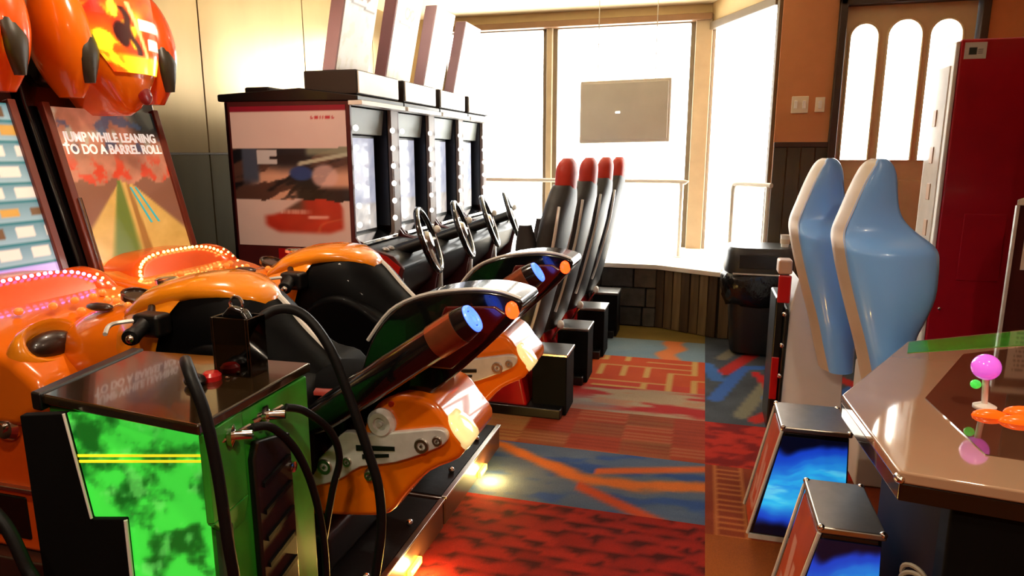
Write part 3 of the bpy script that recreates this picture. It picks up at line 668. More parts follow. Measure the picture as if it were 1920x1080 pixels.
def racing_cab():
    y0, y1 = RY, RY+.595
    g = thing('racing_cabinet', (-2.2,y0+.3,0), 'racing cabinet nearest the motorcycles, with a white poster on its side', 'arcade game', 'row of racing cabinets')
    outl = [(-2.70,.10),(-2.70,1.80),(-1.895,1.785),(-1.895,1.03),(-1.86,.985),(-1.66,.93),(-1.60,.86),(-1.64,.70),(-1.74,.10)]
    for ya, yb in ((y0,y0+.022),(y1-.022,y1)):
        obj('side_panel', prism(outl,'y',ya,yb), maroon, g, bevel=.004)
    sheet('side_poster', (-2.665,y0-.003,.965),(.745,0,0),(0,0,.80), poster, 90, 90, printm, g, thick=.003)
    dsh = obj('red_dash_side', prism([(-2.4,.86),(-2.4,.95),(-1.80,.955),(-1.70,.93),(-1.62,.87),(-1.66,.74),(-2.3,.74)],'y',y0-.004,y0), redp, g)
    obj('back_panel', box(-2.70,-2.68,y0,y1,.05,1.79), black, g)
    obj('base', box(-2.70,-1.74,y0+.01,y1-.01,.0,.12), black, g, bevel=.01)
    obj('roof', prism([(-2.74,1.795),(-2.74,1.835),(-2.2,1.86),(-1.84,1.815),(-1.84,1.785)],'y',y0-.008,y1), black, g, bevel=.008)
    obj('roof_fan', box(-2.58,-2.42,y0+.03,y0+.2,1.84,1.875), black, g, bevel=.01)
    tb = obj('topper_box', box(-2.17,-1.845,y0,y1-.06,1.82,1.95), mat('dark_brown_box',(40,30,20),.6,var=.15), g, bevel=.008)
    obj('topper_front', box(-1.846,-1.838,y0+.012,y1-.075,1.826,1.944), frost, tb, bevel=.003)
    obj('front_lip', box(-1.90,-1.815,y0-.006,y1-.03,1.762,1.787), frost, g, bevel=.004)
    mq = obj('marquee', prism([(-2.065,1.95),(-1.985,1.95),(-1.86,2.52),(-1.945,2.52)],'y',y0+.02,y0+.40), mauve, g, bevel=.006)
    d = Vector((.125,0,.57))
    sheet('marquee_face', (-1.983+.002,y0+.03,1.955),(0,.36,0),tuple(d*.98), marquee_print, 40, 50, printm, mq, thick=.004)
    # recessed screen
    obj('recess_far_wall', box(-2.25,-1.915,y1-.10,y1-.024,1.05,1.76), mat('navy_black_panel',(28,34,48),.4,var=.1), g)
    obj('recess_back', box(-2.30,-2.26,y0+.024,y1-.024,.95,1.78), black, g)
    obj('header_panel', prism([(-2.26,1.60),(-2.26,1.76),(-1.93,1.76),(-1.95,1.61)],'y',y0+.024,y1-.10), tealg, g, bevel=.004)
    mo = obj('monitor', box(-2.10,-1.97,y0+.03,y1-.16,1.02,1.61), black, g, bevel=.01)
    sheet('screen', (-1.968,y0+.045,1.045),(0,.37,0),(0,0,.545), race_screen, 20, 26, screenm, mo, thick=.004)
    obj('front_column', box(-1.91,-1.885,y1-.10,y1-.002,.99,1.765), grey_panel, g, bevel=.004)
    obj('column_print', box(-1.886,-1.882,y1-.085,y1-.02,1.22,1.45), mat('brown_column_print',(84,44,24),.4,var=.5,vscale=30), g)
    for k in range(6):
        z = 1.10+.108*k
        for yy, nm in ((y0+.03,'bulb'),(y1-.098,'bulb')):
            b = obj('bulb', ell((-1.878,yy,z),.016,.016,.018,10,7), bulbm, g)
    obj('screen_tray', prism([(-1.97,1.015),(-1.97,1.03),(-1.86,1.00),(-1.86,.98)],'y',y0+.03,y1-.1), chrome, g, bevel=.003)
    # dash, knobs, wheel
    da = obj('dashboard', prism([(-1.90,.60),(-1.90,.975),(-1.80,.965),(-1.66,.91),(-1.62,.86),(-1.66,.72),(-1.78,.60)],'y',y0+.024,y1-.024), black, g, bevel=.015)
    for yy in (.10,.17,.42,.5):
        obj('dash_button', lathe([(.0,0),(.022,0),(.022,.012),(.015,.02),(.0,.021)],(-1.76,y0+yy,.945),(.35,0,.94),14), steel, da)
    obj('coin_door', box(-1.76,-1.735,y0+.12,y0+.42,.22,.55), alu, g, bevel=.006)
    wc = Vector((-1.57,y0+.30,.99)); ax = Vector((.90,.22,.32)).normalized(); up = Vector((-.32,0,.947)); up = (up-ax*up.dot(ax)).normalized(); sd = ax.cross(up)
    wl_ = obj('steering_wheel', torus(wc, ax, .195, .017, 40, 10), blackg, g)
    obj('spoke', join(*[tube([wc-ax*.02, wc+(up*math.cos(t)+sd*math.sin(t))*.19], [.02,.014], 8) for t in (R(90),R(-90),R(180))]), alu, wl_)
    obj('hub', lathe([(.0,-.03),(.055,-.03),(.06,0),(.045,.02),(.0,.024)], wc, ax, 20), steel, wl_)
    obj('steering_column', tube([wc-ax*.02, wc-ax*.22], .04, 12), black, g)
    obj('wheel_rim_highlight', torus(wc+ax*.013, ax, .197, .006, 40, 6), chrome, wl_)
    sh = obj('shifter', tube([(-1.66,y0+.50,.90),(-1.60,y0+.50,1.02)], .01, 8), chrome, g)
    obj('shifter_knob', ell((-1.595,y0+.50,1.035),.022,.022,.025,12,8), whitep, sh)
    obj('pedal_box', box(-1.80,-1.70,y0+.10,y0+.50,.12,.22), alu, g, bevel=.01)
    obj('leg_post', box(-1.70,-1.63,y0+.03,y0+.07,.10,.80), alu, g, bevel=.01)
    return g
rc = racing_cab()
labs = ['second racing cabinet from the motorcycles, between two other racing cabinets', 'third racing cabinet from the motorcycles, second nearest the window', 'farthest racing cabinet of the row, right before the window']
for k in range(1,4): copy_tree(rc, None, rc.location+Vector((0,RP*k,0)), labs[k-1])
def racing_seat():
    yc = RY+.30
    g = thing('racing_chair', (-.95,yc,0), 'black bucket seat with red headrest nearest the motorcycles', 'chair', 'row of racing chairs')
    fab = mat('glare_grey_vinyl', (40,40,42), .5, var=.15, bump=.1)  # black vinyl lifted to grey, window glare put into the colour
    st = [(.36,-1.02,.16,.10),(.45,-.98,.19,.11),(.6,-.92,.215,.09),(.75,-.875,.225,.08),(.9,-.835,.235,.075),(1.05,-.80,.245,.075),(1.15,-.78,.24,.075),(1.23,-.762,.20,.075),(1.29,-.752,.14,.07),(1.33,-.746,.11,.06)]
    rings = []
    for i in range(len(st)-1):
        for q in range(3):
            t = q/3; z,x,hw,hx = [a*(1-t)+b*t for a,b in zip(st[i],st[i+1])]; rings.append(ring((x,yc,z),(1,0,0),(0,1,0),hx,hw,2.6,28))
    z,x,hw,hx = st[-1]; rings.append(ring((x,yc,z),(1,0,0),(0,1,0),hx,hw,2.6,28))
    bk = obj('backrest', loft(rings), fab, g, sharp=60)
    obj('headrest', loft([ring((-.742+.012*k/8,yc,1.27+.205*k/8),(1,0,0),(0,1,0),.058*[.75,.95,1,1,1,1,.95,.8,.45][k],.10*[.8,.95,1,1,1,1,.95,.8,.45][k],2.5,22) for k in range(9)]), mat('red_seat_vinyl',(196,52,34),.5,var=.1), bk, sharp=60)
    for s in (-1,1):
        obj('back_rim_highlight', tube(curve([(-.735,yc+s*.20,1.22),(-.742,yc+s*.235,1.12),(-.765,yc+s*.235,.98),(-.81,yc+s*.225,.8),(-.86,yc+s*.21,.62),(-.90,yc+s*.19,.5)],5), .009, 8), mat('silver_highlight',(206,204,200),.3,.3,var=.04), bk)  # pale tubes drawn in as the highlights along the back rims
        obj('bolster', loft([ring((-.90-.02*k/6,yc+s*.20,.62+.5*k/6),(1,0,0),(0,1,0),.07*math.sin(math.pi*(k+.7)/7.4)**.6,.045,2.2,14) for k in range(7)]), fab, bk, sharp=60)
    obj('cushion', loft([ring((x,yc,.40+dz),(0,1,0),(0,0,1),hw,hz,3,24) for x,dz,hw,hz in ((-1.44,.06,.16,.03),(-1.40,.05,.20,.055),(-1.25,.03,.215,.065),(-1.1,.0,.21,.07),(-.98,.0,.19,.07))]), fab, g, sharp=60)
    obj('seat_base', prism([(-1.40,.05),(-1.35,.34),(-.98,.34),(-.92,.05)],'y',yc-.14,yc+.14), redp, g, bevel=.02)
    obj('slide_rail', box(-1.55,-.72,yc-.16,yc+.16,.0,.06), black, g, bevel=.008)
    rb = obj('rear_box', box(-.905,-.70,yc-.09,yc+.14,.0,.352), mat('flat_black_panel',(8,8,8),.7,spec=.12,var=.1), g, bevel=.008)
    obj('box_lid', box(-.91,-.695,yc-.094,yc+.144,.352,.372), steel, rb, bevel=.006)
    lv = obj('adjust_lever', tube([(-.93,yc-.14,.30),(-.87,yc-.17,.40)], .009, 8), chrome, g)
    obj('lever_knob', ell((-.868,yc-.17,.41),.024,.024,.03,12,8), whitep, lv)
    return g
rs = racing_seat()
labs = ['second bucket seat with red headrest counting from the motorcycles', 'third bucket seat with red headrest counting from the motorcycles', 'farthest bucket seat with red headrest, next to the stone wall']
for k in range(1,4): copy_tree(rs, None, rs.location+Vector((.022*k,RP*k,.006*0)), labs[k-1])

# ================================================================== GREEN GUN STAND
def green_art(s, t):
    n = fbm(s*5, t*10, 1, 6); c = mix((18,92,24),(62,216,64), sm(.26,.62,n))
    return mix(c,(120,240,110), .5*sm(.62,.8,fbm(s*7,t*10,6)))
gk = thing('game_console_stand', (-1.25,1.3,0), 'green smoke patterned console stand with tinted glass top and black cables', 'arcade console')
GX0, GX1, GY0, GY1, GZ = -1.50, -.985, 1.10, 1.525, .95
green_s = mat('green_gloss_laminate', (44,150,40), .35, coat=.15, var=.35, vscale=7)
obj('body', prism([(-1.47,1.17),(-1.36,1.145),(-1.02,1.24),(-.992,1.115),(-.992,1.515),(-1.53,1.49)],'z',.0,GZ-.03), green_s, gk, bevel=.006)
tp = obj('glass_top', prism([(-1.483,1.150),(-1.548,1.508),(-.990,1.535),(-.978,1.092)],'z',GZ-.025,GZ), mat('black_tinted_glass',(34,24,10),.15,coat=.6,var=.1,spec=.9), gk, bevel=.006)
obj('top_edge', prism([(-1.49,1.145),(-1.556,1.512),(-1.515,1.514),(-1.455,1.14)],'z',GZ-.04,GZ+.005), black, tp, bevel=.006)
FA = Vector((-1.365,1.128,0)); FD = Vector((.963,.269,0)); FN = Vector((.269,-.963,0))
def fpt(s_, z, o=0): q = FA+FD*s_+FN*o; return (q.x,q.y,z)
def fslab(s0,s1,z0,z1,o0,o1):
    v = [fpt(a,z,o) for z in (z0,z1) for o in (o0,o1) for a in (s0,s1)]
    return v, [(0,2,3,1),(4,5,7,6),(0,1,5,4),(2,6,7,3),(0,4,6,2),(1,3,7,5)]
def fpoly(pts, o0, o1):
    n = len(pts); v = [fpt(a,z,o0) for a,z in pts]+[fpt(a,z,o1) for a,z in pts]
    return v, [tuple(range(n)), tuple(range(2*n-1,n-1,-1))]+[(i,(i+1)%n,n+(i+1)%n,n+i) for i in range(n)]
sheet('front_art', fpt(0,.20), tuple(FD*.36),(0,0,.722), green_art, 60, 110, emitlow, gk, thick=.006)
yl = mat('yellow_print',(250,240,40),.4,emit=.7,var=.01)
obj('yellow_line', fslab(.012,.352,.816,.822,.001,.003), yl, gk)
obj('yellow_line', fslab(.012,.352,.802,.808,.001,.003), yl, gk)
obj('left_cheek', fpoly([(-.10,.0),(-.10,.92),(.0,.925),(.032,.665),(.112,.665),(.105,.0)],-.01,.012), mat('flat_black_panel',(8,8,8),.7,spec=.12,var=.1), gk, bevel=.003)
obj('cheek_edge', tube([fpt(.001,.925,.013),fpt(.033,.668,.013)], .0032, 8), whitep, gk)
obj('cheek_edge', tube([fpt(.112,.663,.013),fpt(.105,.02,.013)], .0045, 8), whitep, gk)
obj('right_cheek', loft([[(-1.014,1.222,z),(-.988,1.100,z),(-.972,1.104,z),(-.985,1.24,z)] for z in (.72,.925)]), green_s, gk, bevel=.004)
obj('cheek_tip', loft([[(-1.002,1.20,.665),(-.985,1.15,.665),(-.978,1.152,.665),(-.985,1.22,.665)],[(-1.014,1.222,.72),(-.988,1.100,.72),(-.972,1.104,.72),(-.985,1.24,.72)]]), green_s, gk, bevel=.003)
obj('right_post', box(-1.0,-.975,1.13,1.17,.0,.69), mat('grey_green_metal',(70,96,70),.3,.5,var=.1), gk, bevel=.006)
vp = obj('vent_panel', prism([(1.255,.10),(1.252,.80),(1.27,.84),(1.40,.81),(1.40,.10)],'x',-.995,-.972), black, gk, bevel=.008)
for k in range(7):
    obj('vent_slat', prism([(1.275,.30+.07*k),(1.385,.325+.07*k),(1.385,.337+.07*k),(1.275,.312+.07*k)],'x',-.972,-.966), rubber, vp)
obj('vent_lock', lathe([(.0,0),(.014,0),(.014,.01),(.0,.012)],(-.972,1.39,.72),(1,0,0),12), chrome, vp)
for (yy,zz) in ((1.19,.885),(1.315,.885)):
    cn = obj('cable_connector', join(lathe([(.0,-.03),(.012,-.03),(.012,.0),(.024,.0),(.026,.01),(.012,.014),(.011,.05),(.0,.05)],(-.985,yy,zz),(.9,.42,0),16), tube([(-.985,yy-.045,zz),(-.975,yy+.06,zz)],.007,8)), chrome, gk)
def cable(pts, r, name='cable'): return obj(name, tube(curve(pts,7), r, 10), rubber, gk)
cable([(-.965,1.245,.885),(-.945,1.29,.868),(-.93,1.36,.776),(-.92,1.41,.634),(-.92,1.44,.45),(-.94,1.45,.25),(-.99,1.44,.1)], .010)
cable([(-.965,1.375,.885),(-.94,1.42,.86),(-.915,1.49,.78),(-.91,1.52,.69),(-.93,1.51,.60),(-.96,1.5,.45)], .010)
cable([(-1.16,1.30,.96),(-1.10,1.22,1.02),(-1.0,1.10,1.085),(-.945,1.05,1.07),(-.912,1.04,1.0),(-.895,1.04,.88),(-.886,1.04,.74),(-.885,1.05,.6),(-.9,1.06,.3),(-.93,1.08,.05)], .012, 'gun_cable')
cable([(-1.10,1.43,1.06),(-1.06,1.49,1.10),(-1.0,1.525,1.085),(-.93,1.53,1.0),(-.875,1.53,.86),(-.83,1.53,.72),(-.80,1.53,.60),(-.80,1.52,.45),(-.85,1.50,.22),(-.95,1.48,.1)], .013, 'gun_cable')
hl = obj('acrylic_holster', join(box(-1.17,-1.162,1.38,1.45,GZ,GZ+.15), box(-1.068,-1.06,1.38,1.45,GZ,GZ+.15), box(-1.162,-1.068,1.38,1.388,GZ,GZ+.15), box(-1.162,-1.068,1.442,1.45,GZ,GZ+.15)), smoked, gk, bevel=.002)
gn = obj('holstered_gun', join(prism([(-1.155,.97),(-1.155,1.10),(-1.13,1.125),(-1.09,1.115),(-1.075,1.09),(-1.08,.97)],'y',1.40,1.43)), blackg, gk, bevel=.008)
obj('gun_trigger', torus((-1.115,1.415,1.13),(0,1,0),.018,.004,16,6), chrome, gn)
obj('red_button', lathe([(.0,0),(.024,0),(.024,.012),(.017,.02),(.0,.022)],(-1.15,1.345,GZ)), redp, gk)
obj('button_screw', ell((-1.115,1.36,GZ+.004),.006,.006,.004,8,5), chrome, gk)
obj('cable_clip', ell((-1.16,1.30,.962),.028,.025,.016,12,6), black, gk)

# black gun lying low at the left edge with its cable
bg = thing('black_console', (-1.62,1.02,0), 'black low console with a trailing cable at the lower left edge', 'arcade console')
obj('housing', prism([(-1.95,.0),(-1.95,.78),(-1.75,.80),(-1.56,.70),(-1.52,.0)],'y',.75,.93), black, bg, bevel=.02)
obj('cable', tube(curve([(-1.62,.90,.76),(-1.47,.95,.80),(-1.38,.96,.75),(-1.33,.96,.65),(-1.31,.96,.58),(-1.32,.95,.3),(-1.4,.95,.03)],7), .013, 10), rubber, bg)
obj('edge_trim', tube([(-1.56,.75,.70),(-1.52,.75,.02)], .006, 8), steel, bg)

# ================================================================== GLASS TOPPED TABLE, STOOLS
TZ = .78
poly = [(.47,1.64),(.44,2.16),(.80,2.88),(1.33,3.22),(2.05,3.1),(2.4,2.5),(2.3,1.85),(1.8,1.55),(1.1,1.55)]
cx = sum(p[0] for p in poly)/len(poly); cy = sum(p[1] for p in poly)/len(poly)
def inset(k): return [(cx+(x-cx)*k, cy+(y_-cy)*k) for x,y_ in poly]
tbm = thing('cocktail_game_table', (cx,cy,0), 'large many sided arcade table with glossy brown glass top', 'game table')
topm = mat('brown_glass_top', (172,138,110), .07, coat=1, var=.06, vscale=3)
obj('table_top', prism(poly,'z',TZ-.03,TZ), topm, tbm, bevel=.006, seg=3)
obj('inner_glass', prism(inset(.76),'z',TZ-.001,TZ+.003), mat('dark_brown_glass',(92,58,40),.05,coat=1,var=.15,vscale=4), tbm)
obj('green_edge', prism([(.80,2.86),(1.33,3.195),(2.0,3.08),(1.93,2.93),(1.30,2.98),(.755,2.70)],'z',TZ-.002,TZ+.002), mat('green_print',(64,170,50),.12,coat=1,var=.3,vscale=9), tbm)
obj('edge_band', prism(inset(.995),'z',TZ-.075,TZ-.03), blackg, tbm, bevel=.004)
obj('pedestal', prism([(.60,1.70),(.585,2.2),(.88,2.78),(1.36,3.0),(1.95,2.92),(2.22,2.45),(2.15,1.95),(1.75,1.75),(1.12,1.72)],'z',.0,TZ-.075), mat('dark_walnut_matte',(34,17,12),.7,spec=.15,var=.15), tbm, bevel=.01)
obj('front_skirt', prism([(.59,1.655),(1.1,1.58),(1.8,1.58),(1.75,1.75),(.60,1.75)],'z',.0,TZ-.075), mat('flat_black_panel',(8,8,8),.7,spec=.12,var=.1), tbm, bevel=.01)
obj('power_cord', join(*[torus((.560,1.70+.012*k,.40+.02*k),(.5+.2*k,1,.3*(k%2)),.045-.004*k,.006,20,6) for k in range(4)]), mat('grey_cord',(150,140,120),.5,var=.1), tbm)
obj('corner_cap', ell((.475,1.648,TZ-.02),.012,.02,.012,12,8), chrome, tbm)
pinkm = mat('glowing_pink_ball', (236,120,240), .15, emit=.5, ecol=(230,90,240), coat=.8, var=.03)
js = obj('joystick', join(tube([(.815,2.15,TZ),(.80,2.13,TZ+.10)], .008, 10), lathe([(.0,0),(.03,0),(.03,.006),(.014,.014),(.0,.014)],(.815,2.15,TZ+.001))), whitep, tbm)
obj('ball_top', ell((.797,2.128,TZ+.128),.037,.037,.037,20,14), pinkm, js)
obj('green_button', ell((.778,2.13,TZ+.075),.014,.014,.013,12,8), mat('glowing_green_button',(70,230,80),.2,emit=.6,var=.02), js)
for (x,yy,rx,ry) in ((.80,2.07,.045,.018),(.86,2.04,.05,.02),(.90,2.12,.05,.022),(.96,2.07,.04,.02),(.93,2.0,.04,.02)):
    obj('orange_button', ell((x,yy,TZ+.004),rx,ry,.02,16,8), mat('glowing_orange_button',(255,96,16),.2,emit=1.1,ecol=(255,80,10),var=.03), tbm)

def wave_art(s, t):
    w = t + .05*math.sin(s*4+1) + .16*(fbm(s*1.6,t*2.2,2,3)-.5)
    k = .5+.5*math.sin(w*26+5*fbm(s*1.3,t*2.5,7,3)); n = fbm(s*1.2+.5,w*9,4,3)
    c = mix((20,56,190),(44,182,244), sm(.16,.34,w)*sm(.92,.60,w)*(.62+.38*sm(.3,.6,n)))
    c = mix(c,(16,60,200), .35*k*sm(.45,.6,n)); c = mix(c,(120,226,250), .6*sm(.6,.75,n)*sm(.25,.4,w)*sm(.75,.6,w))
    c = mix(c,(4,6,20), sm(.20,.10,w)); c = mix(c,(4,6,26), sm(.88,.96,w))
    return c
def orange_art(s, t):
    c = mix((176,62,20),(150,44,14), fbm(s*3,t*4))
    for (a,b,x0,x1,wd) in ((.30,.74,.30,.52,.12),(.18,.62,.62,.80,.09),(.12,.40,.20,.36,.10)):
        if a < t < b:
            xc = x0+(x1-x0)*(b-t)/(b-a); c = mix((186,128,116), c, sm(wd*.8,wd*1.1,abs(s-xc)))
    if .12 < t < .2 and .1 < s < .8: c = (176,120,104)
    return c
def stool(x0, x1, y0, y1, h, flare, label):
    """tapered stool: x0..x1 at the top, wider by flare on the left at the floor"""
    g = thing('arcade_stool', ((x0+x1)/2,(y0+y1)/2,0), label, 'stool', 'tapered stools beside the glass table')
    bx0, bx1, by0, by1 = x0-flare, x1+.035, y0+.05, y1+.02
    ring_ = lambda a,b,c,d,z: [(a,c,z),(b,c,z),(b,d,z),(a,d,z)]
    obj('body', loft([ring_(bx0,bx1,by0,by1,.0), ring_(x0,x1,y0,y1,h-.02)]), blackg, g, bevel=.012, seg=3)
    # front (camera side) art
    A = Vector((bx0,by0,0)); B = Vector((bx1,by0,0)); Cc = Vector((x0,y0,h-.02)); D = Vector((x1,y0,h-.02))
    def wf(s,t):
        s2 = .03+.94*s; t2 = .06+.90*t; return (A*(1-s2)+B*s2)*(1-t2)+(Cc*(1-s2)+D*s2)*t2+Vector((0,-.004,0))
    sheet('front_art', (0,0,0),(1,0,0),(0,0,1), wave_art, 50, 70, emitlow, g, thick=.004, warp=wf)
    A2 = Vector((bx0,by1,0)); C2 = Vector((x0,y1,h-.02))
    def wsd(s,t):
        s2 = .08+.84*s; t2 = .06+.90*t; return (A2*(1-s2)+A*s2)*(1-t2)+(C2*(1-s2)+Cc*s2)*t2+Vector((-.004,0,.001))
    sheet('side_art', (0,0,0),(0,-1,0),(0,0,1), orange_art, 40, 50, printm, g, thick=.004, warp=wsd)
    tp = obj('seat_cap', box(x0-.008,x1+.008,y0-.008,y1+.008,h-.02,h), steel, g, bevel=.006, seg=3)
    for (x,yy) in ((x0,y0),(x0,y1),(x1,y0),(x1,y1)): obj('corner_bead', ell((x,yy,h-.004),.011,.011,.009,10,6), chrome, tp)
    obj('edge_strip', tube([(x0-.004,y0-.004,h-.02),(bx0-.004,by0-.004,.02)], .006, 8), alu, g)
    obj('edge_strip', tube([(x0-.004,y1+.004,h-.02),(bx0-.004,by1+.004,.02)], .006, 8), alu, g)
    obj('foot_strip', box(bx0,bx1,by0-.006,by0,.0,.02), alu, g)
    return g
stool(.335,.565,2.57,2.83,.5,.09,'tapered stool with blue wave front, standing farther along the table')
stool(.36,.515,1.86,2.14,.5,.09,'nearest tapered stool with dark steel top and orange lettered side')

# ================================================================== BLUE SEATS
def blue_seat(dx, dy, label, base):
    g = thing('blue_bucket_seat', (.80+dx,3.2+dy,0), label, 'seat', 'blue molded seats')
    st = [(.42,.75,.90,.05),(.55,.715,.90,.07),(.65,.69,.905,.085),(.73,.667,.912,.09),(.80,.645,.938,.10),(.90,.615,.968,.115),(1.0,.587,.972,.12),(1.05,.575,.970,.12),(1.085,.567,.966,.118),(1.115,.563,.952,.10),(1.14,.562,.925,.065),(1.18,.568,.875,.04),(1.22,.580,.838,.033),(1.27,.597,.815,.032),(1.34,.620,.804,.035),(1.40,.643,.797,.035),(1.44,.662,.785,.03),(1.465,.682,.768,.022),(1.478,.705,.748,.012)]
    out = []
    for i in range(len(st)-1):
        p0,p1,p2,p3 = st[max(i-1,0)],st[i],st[i+1],st[min(i+2,len(st)-1)]
        for q in range(3):
            t = q/3; out.append(tuple(.5*(2*b+(c-a)*t+(2*a-5*b+4*c-d)*t*t+(3*b-a-3*c+d)*t**3) for a,b,c,d in zip(p0,p1,p2,p3)))
    out.append(st[-1]); n = 14
    front, rim = [], []
    for z,xl,xr,bu in out:
        w = xr-xl; rw = min(.034,w*.3); yb = 3.17+.05*sm(1.09,1.17,z); lean = .10*(z-.9)
        y_ = lambda off: yb+off+lean+dy
        xa = xl+rw; pts = []
        for i in range(n+1):
            s = i/n; pts.append((xa+(xr-xa)*s+dx, y_(-.03-bu*(1-(2*s-1)**2)**.75*.8+.03*s), z))
        pts += [(xr-.02+dx, y_(.05), z), ((xa+xr)/2+dx, y_(.02), z), (xa+dx, y_(.05), z)]
        front.append(pts)
        rim.append([(xa+.004+dx, y_(-.036), z), (xa+.004+dx, y_(.06), z), (xl+dx, y_(.075), z), (xl+.006+dx, y_(.03), z), (xl+.028+dx, y_(-.012), z)])
    sh = obj('shell', loft(front), mat('blue_molded_plastic',(118,178,255),.32,coat=.25,var=.05,vscale=3), g, sharp=70)
    obj('rim', loft(rim), mat('beige_rim_trim',(196,176,156),.4,.15,var=.12,vscale=5), sh, sharp=60)
    if base:
        bp = obj('base', prism([(.585+dx,.0),(.60+dx,.70),(.63+dx,.86),(.80+dx,.62),(.88+dx,.40),(.90+dx,.0)],'y',3.26+dy,3.6+dy), mat('light_grey_laminate',(206,202,200),.5,var=.04), g, bevel=.006)
        obj('base_edge', box(.575+dx,.588+dx,3.245+dy,3.61+dy,.0,.70), black, bp, bevel=.004)
        for k in range(4): obj('bolt', ell((.572+dx,3.25+dy,.16+.17*k),.012,.01,.014,10,6), chrome, bp)
        fx = obj('seat_frame', box(.53+dx,.575+dx,3.3+dy,3.6+dy,.0,.75), black, g, bevel=.01)
        obj('red_panel', box(.535+dx,.60+dx,3.29+dy,3.31+dy,.72,.87), redp, g, bevel=.008)
        obj('red_panel', box(.53+dx,.57+dx,3.292+dy,3.302+dy,.18,.42), redp, fx, bevel=.006)
        obj('cup_block', box(.53+dx,.60+dx,3.29+dy,3.40+dy,.875,.95), mat('tan_block',(180,140,112),.5,var=.1), g, bevel=.01)
    else:
        obj('base', box(.74+dx,1.0+dx,3.2+dy,3.42+dy,.0,.55), MATS.get('light_grey_laminate'), g, bevel=.01)
    return g
blue_seat(-.125,.48,'blue molded bucket seat with white base, left of the other blue seat', True)
blue_seat(0,0,'blue molded bucket seat with beige rim, right behind the glass table', False)

# ================================================================== RED MACHINE, DARK CABINET
rm = thing('red_machine', (1.66,4.95,0), 'tall red machine with white front and a small sticker', 'vending machine')
obj('body', box(1.375,1.98,4.60,4.98,.0,2.14), mat('deep_red_laminate',(176,10,34),.35,coat=.2,var=.08), rm, bevel=.012)
fr = obj('front_frame', box(1.352,1.375,4.605,4.975,.02,2.13), whitep, rm, bevel=.008)
obj('front_window', box(1.345,1.353,4.65,4.93,.85,2.0), mat('pale_display_panel',(226,216,204),.15,coat=.8,var=.1), fr)
for k in range(4):
    obj('button_panel', box(1.339,1.346,4.72+.02*k,4.78+.02*k,1.0+.22*k,1.1+.22*k), mat('tan_button_panel',(190,150,116),.4,var=.2), fr, bevel=.003)
def sticker(s,t):
    c = (206,206,202)
    if .2 < s < .55 and .25 < t < .7: c = (40,60,66)
    if .6 < s < .85 and .3 < t < .6 and (t*9) % 1 < .5: c = (120,120,124)
    return c
sheet('sticker', (1.395,4.598,2.03),(.11,0,0),(0,0,.09), sticker, 22, 18, printm, rm, thick=.002)
obj('side_groove', box(1.50,1.72,4.594,4.60,.75,1.15), mat('deep_red_laminate'), rm, bevel=.006)
obj('side_bolt', ell((1.43,4.596,.57),.01,.006,.01,8,5), chrome, rm)
dc = thing('dark_cabinet', (1.75,4.0,0), 'dark brown cabinet with white notice and black monitor at the right edge', 'arcade game')
obj('body', prism([(1.50,3.90),(2.1,3.90),(2.1,4.15),(1.63,4.15)],'z',.0,1.25), mat('maroon_brown_laminate',(64,22,20),.6,spec=.15,var=.1), dc, bevel=.01)
obj('top_trim', prism([(1.49,3.89),(2.11,3.89),(2.11,4.16),(1.63,4.16)],'z',1.25,1.28), mat('pale_trim',(214,204,190),.4,var=.04), dc, bevel=.005)
obj('edge_trim', box(1.49,1.505,3.89,3.91,.0,1.25), alu, dc, bevel=.003)
def notice(s,t): return (120,110,100) if (t*11) % 1 < .35 and .1 < s < .9 and t < .85 and nz(s*30,math.floor(t*11)) > .42 else (212,198,184)
sheet('notice', (1.545,3.897,.93),(.25,0,0),(0,0,.27), notice, 40, 44, printm, dc, thick=.002)
obj('monitor_shell', prism([(1.575,3.92),(2.08,3.92),(2.08,4.14),(1.69,4.14)],'z',1.28,2.12), mat('flat_black_panel',(8,8,8),.7,spec=.12,var=.1), dc, bevel=.02)

# ================================================================== TRASH BIN, TV, RAILS
tbn = thing('trash_bin', (.43,5.36,0), 'black trash bin with bag draped over, before the angled window', 'trash bin')
def sq(c,hx,hy,z,e=4): return ring((c[0],c[1],z),(1,0,0),(0,1,0),hx,hy,e,28)
c0 = (.43,5.36)
obj('body', loft([sq(c0,.17,.15,.02),sq(c0,.20,.18,.35),sq(c0,.215,.195,.60)]), black, tbn, sharp=60)
rings = []
for k,(z,h) in enumerate(((.40,.215),(.45,.235),(.52,.245),(.58,.25),(.62,.245),(.64,.235))):
    r_ = sq(c0,h+.015,h-.01,z); rings.append([(p[0]+.012*math.sin(9*i+k*2),p[1]+.012*math.cos(7*i+k),p[2]+.014*math.sin(5*i+k)*(k<3)) for i,p in enumerate(r_)])
obj('bin_bag', loft(rings), mat('black_bag_plastic',(8,9,9),.22,var=.2,bump=.6,bscale=18), tbn, sharp=80)
ld = obj('lid', loft([sq(c0,.245,.22,.635),sq(c0,.25,.225,.66),sq(c0,.24,.215,.80),sq(c0,.225,.2,.825)]), mat('charcoal_lid',(44,42,40),.4,var=.1), tbn, sharp=50)
obj('lid_flap', box(.28,.56,5.128,5.14,.68,.78), black, ld, bevel=.01)
obj('lid_edge', box(.24,.60,5.125,5.135,.635,.645), alu, ld)
pc = thing('paper_cup', (.60,5.30,.825), 'small white paper cup on the trash bin lid', 'cup')
obj('cup', lathe([(.0,0),(.026,0),(.034,.085),(.036,.09),(.032,.09),(.024,.004),(.0,.004)],(.60,5.30,.826)), whitep, pc)
obj('sleeve', lathe([(.0292,.025),(.031,.025),(.0345,.06),(.033,.06)],(.60,5.30,.826)), mat('beige_sleeve',(214,196,170),.7,var=.05), pc)

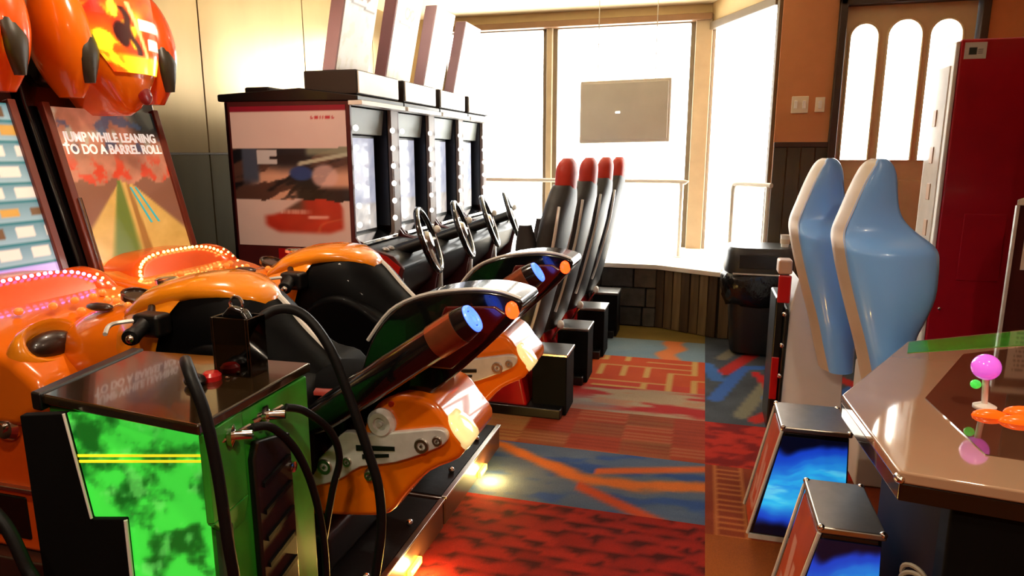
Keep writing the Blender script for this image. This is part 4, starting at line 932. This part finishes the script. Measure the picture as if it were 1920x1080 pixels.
tv = thing('hanging_television', (-.70,6.2,1.6), 'flat grey television hanging in front of the window', 'television')
def tvp(z0,z1,x0,x1,y0,y1,tilt=.03):
    v, f = box(x0,x1,y0,y1,z0,z1); return [(x,yy,z+tilt*(x+.7)*.6) for x,yy,z in v], f
obj('case', tvp(1.595,2.135,-1.10,-.305,6.19,6.26), mat('grey_tv_case',(214,206,194),.45,var=.06), tv, bevel=.012)
obj('panel', tvp(1.625,2.11,-1.075,-.33,6.18,6.192), mat('dull_grey_screen',(206,200,188),.45,var=.06,vscale=4), tv, bevel=.004)
obj('status_lamp', tvp(1.85,1.865,-.78,-.74,6.174,6.181), mat('white_status_lamp',(255,255,245),.3,emit=2,var=.01), tv)
for x in (-.95,-.45): obj('hanger_wire', tube([(x,6.225,2.10),(x,6.225,CEIL)], .004, 6), steel, tv)
obj('ceiling_plate', box(-1.0,-.40,6.19,6.27,CEIL-.03,CEIL), frame_m, tv, bevel=.006)

rail_m = mat('grey_rail_paint', (214,208,196), .4, .1, var=.06)
r1 = thing('hand_rail', (-.19,6.4,.56), 'straight grey handrail along the big window', 'railing')
obj('rail_bar', tube(curve([(-2.6,6.45,1.25),(-1.5,6.42,1.25),(-.25,6.4,1.25),(-.2,6.4,1.235),(-.19,6.4,1.2)],5), .02, 10), rail_m, r1)
for x in (-.19,-1.35,-2.5): obj('rail_post', tube([(x,6.4+.02*(x<-1),.56),(x,6.4+.02*(x<-1),1.235)], .018, 10), rail_m, r1); obj('post_flange', lathe([(.0,0),(.045,0),(.045,.008),(.0,.01)],(x,6.4+.02*(x<-1),.56)), rail_m, r1)
r2 = thing('hand_rail', (.25,6.1,.56), 'short grey handrail before the angled window', 'railing')
obj('rail_bar', tube(curve([(.245,6.12,1.18),(.25,6.1,1.23),(.28,6.06,1.25),(.52,5.78,1.25)],5), .02, 10), rail_m, r2)
for x,yy in ((.245,6.12),(.50,5.8)): obj('rail_post', tube([(x,yy,.56),(x,yy,1.24)], .018, 10), rail_m, r2); obj('post_flange', lathe([(.0,0),(.045,0),(.045,.008),(.0,.01)],(x,yy,.56)), rail_m, r2)
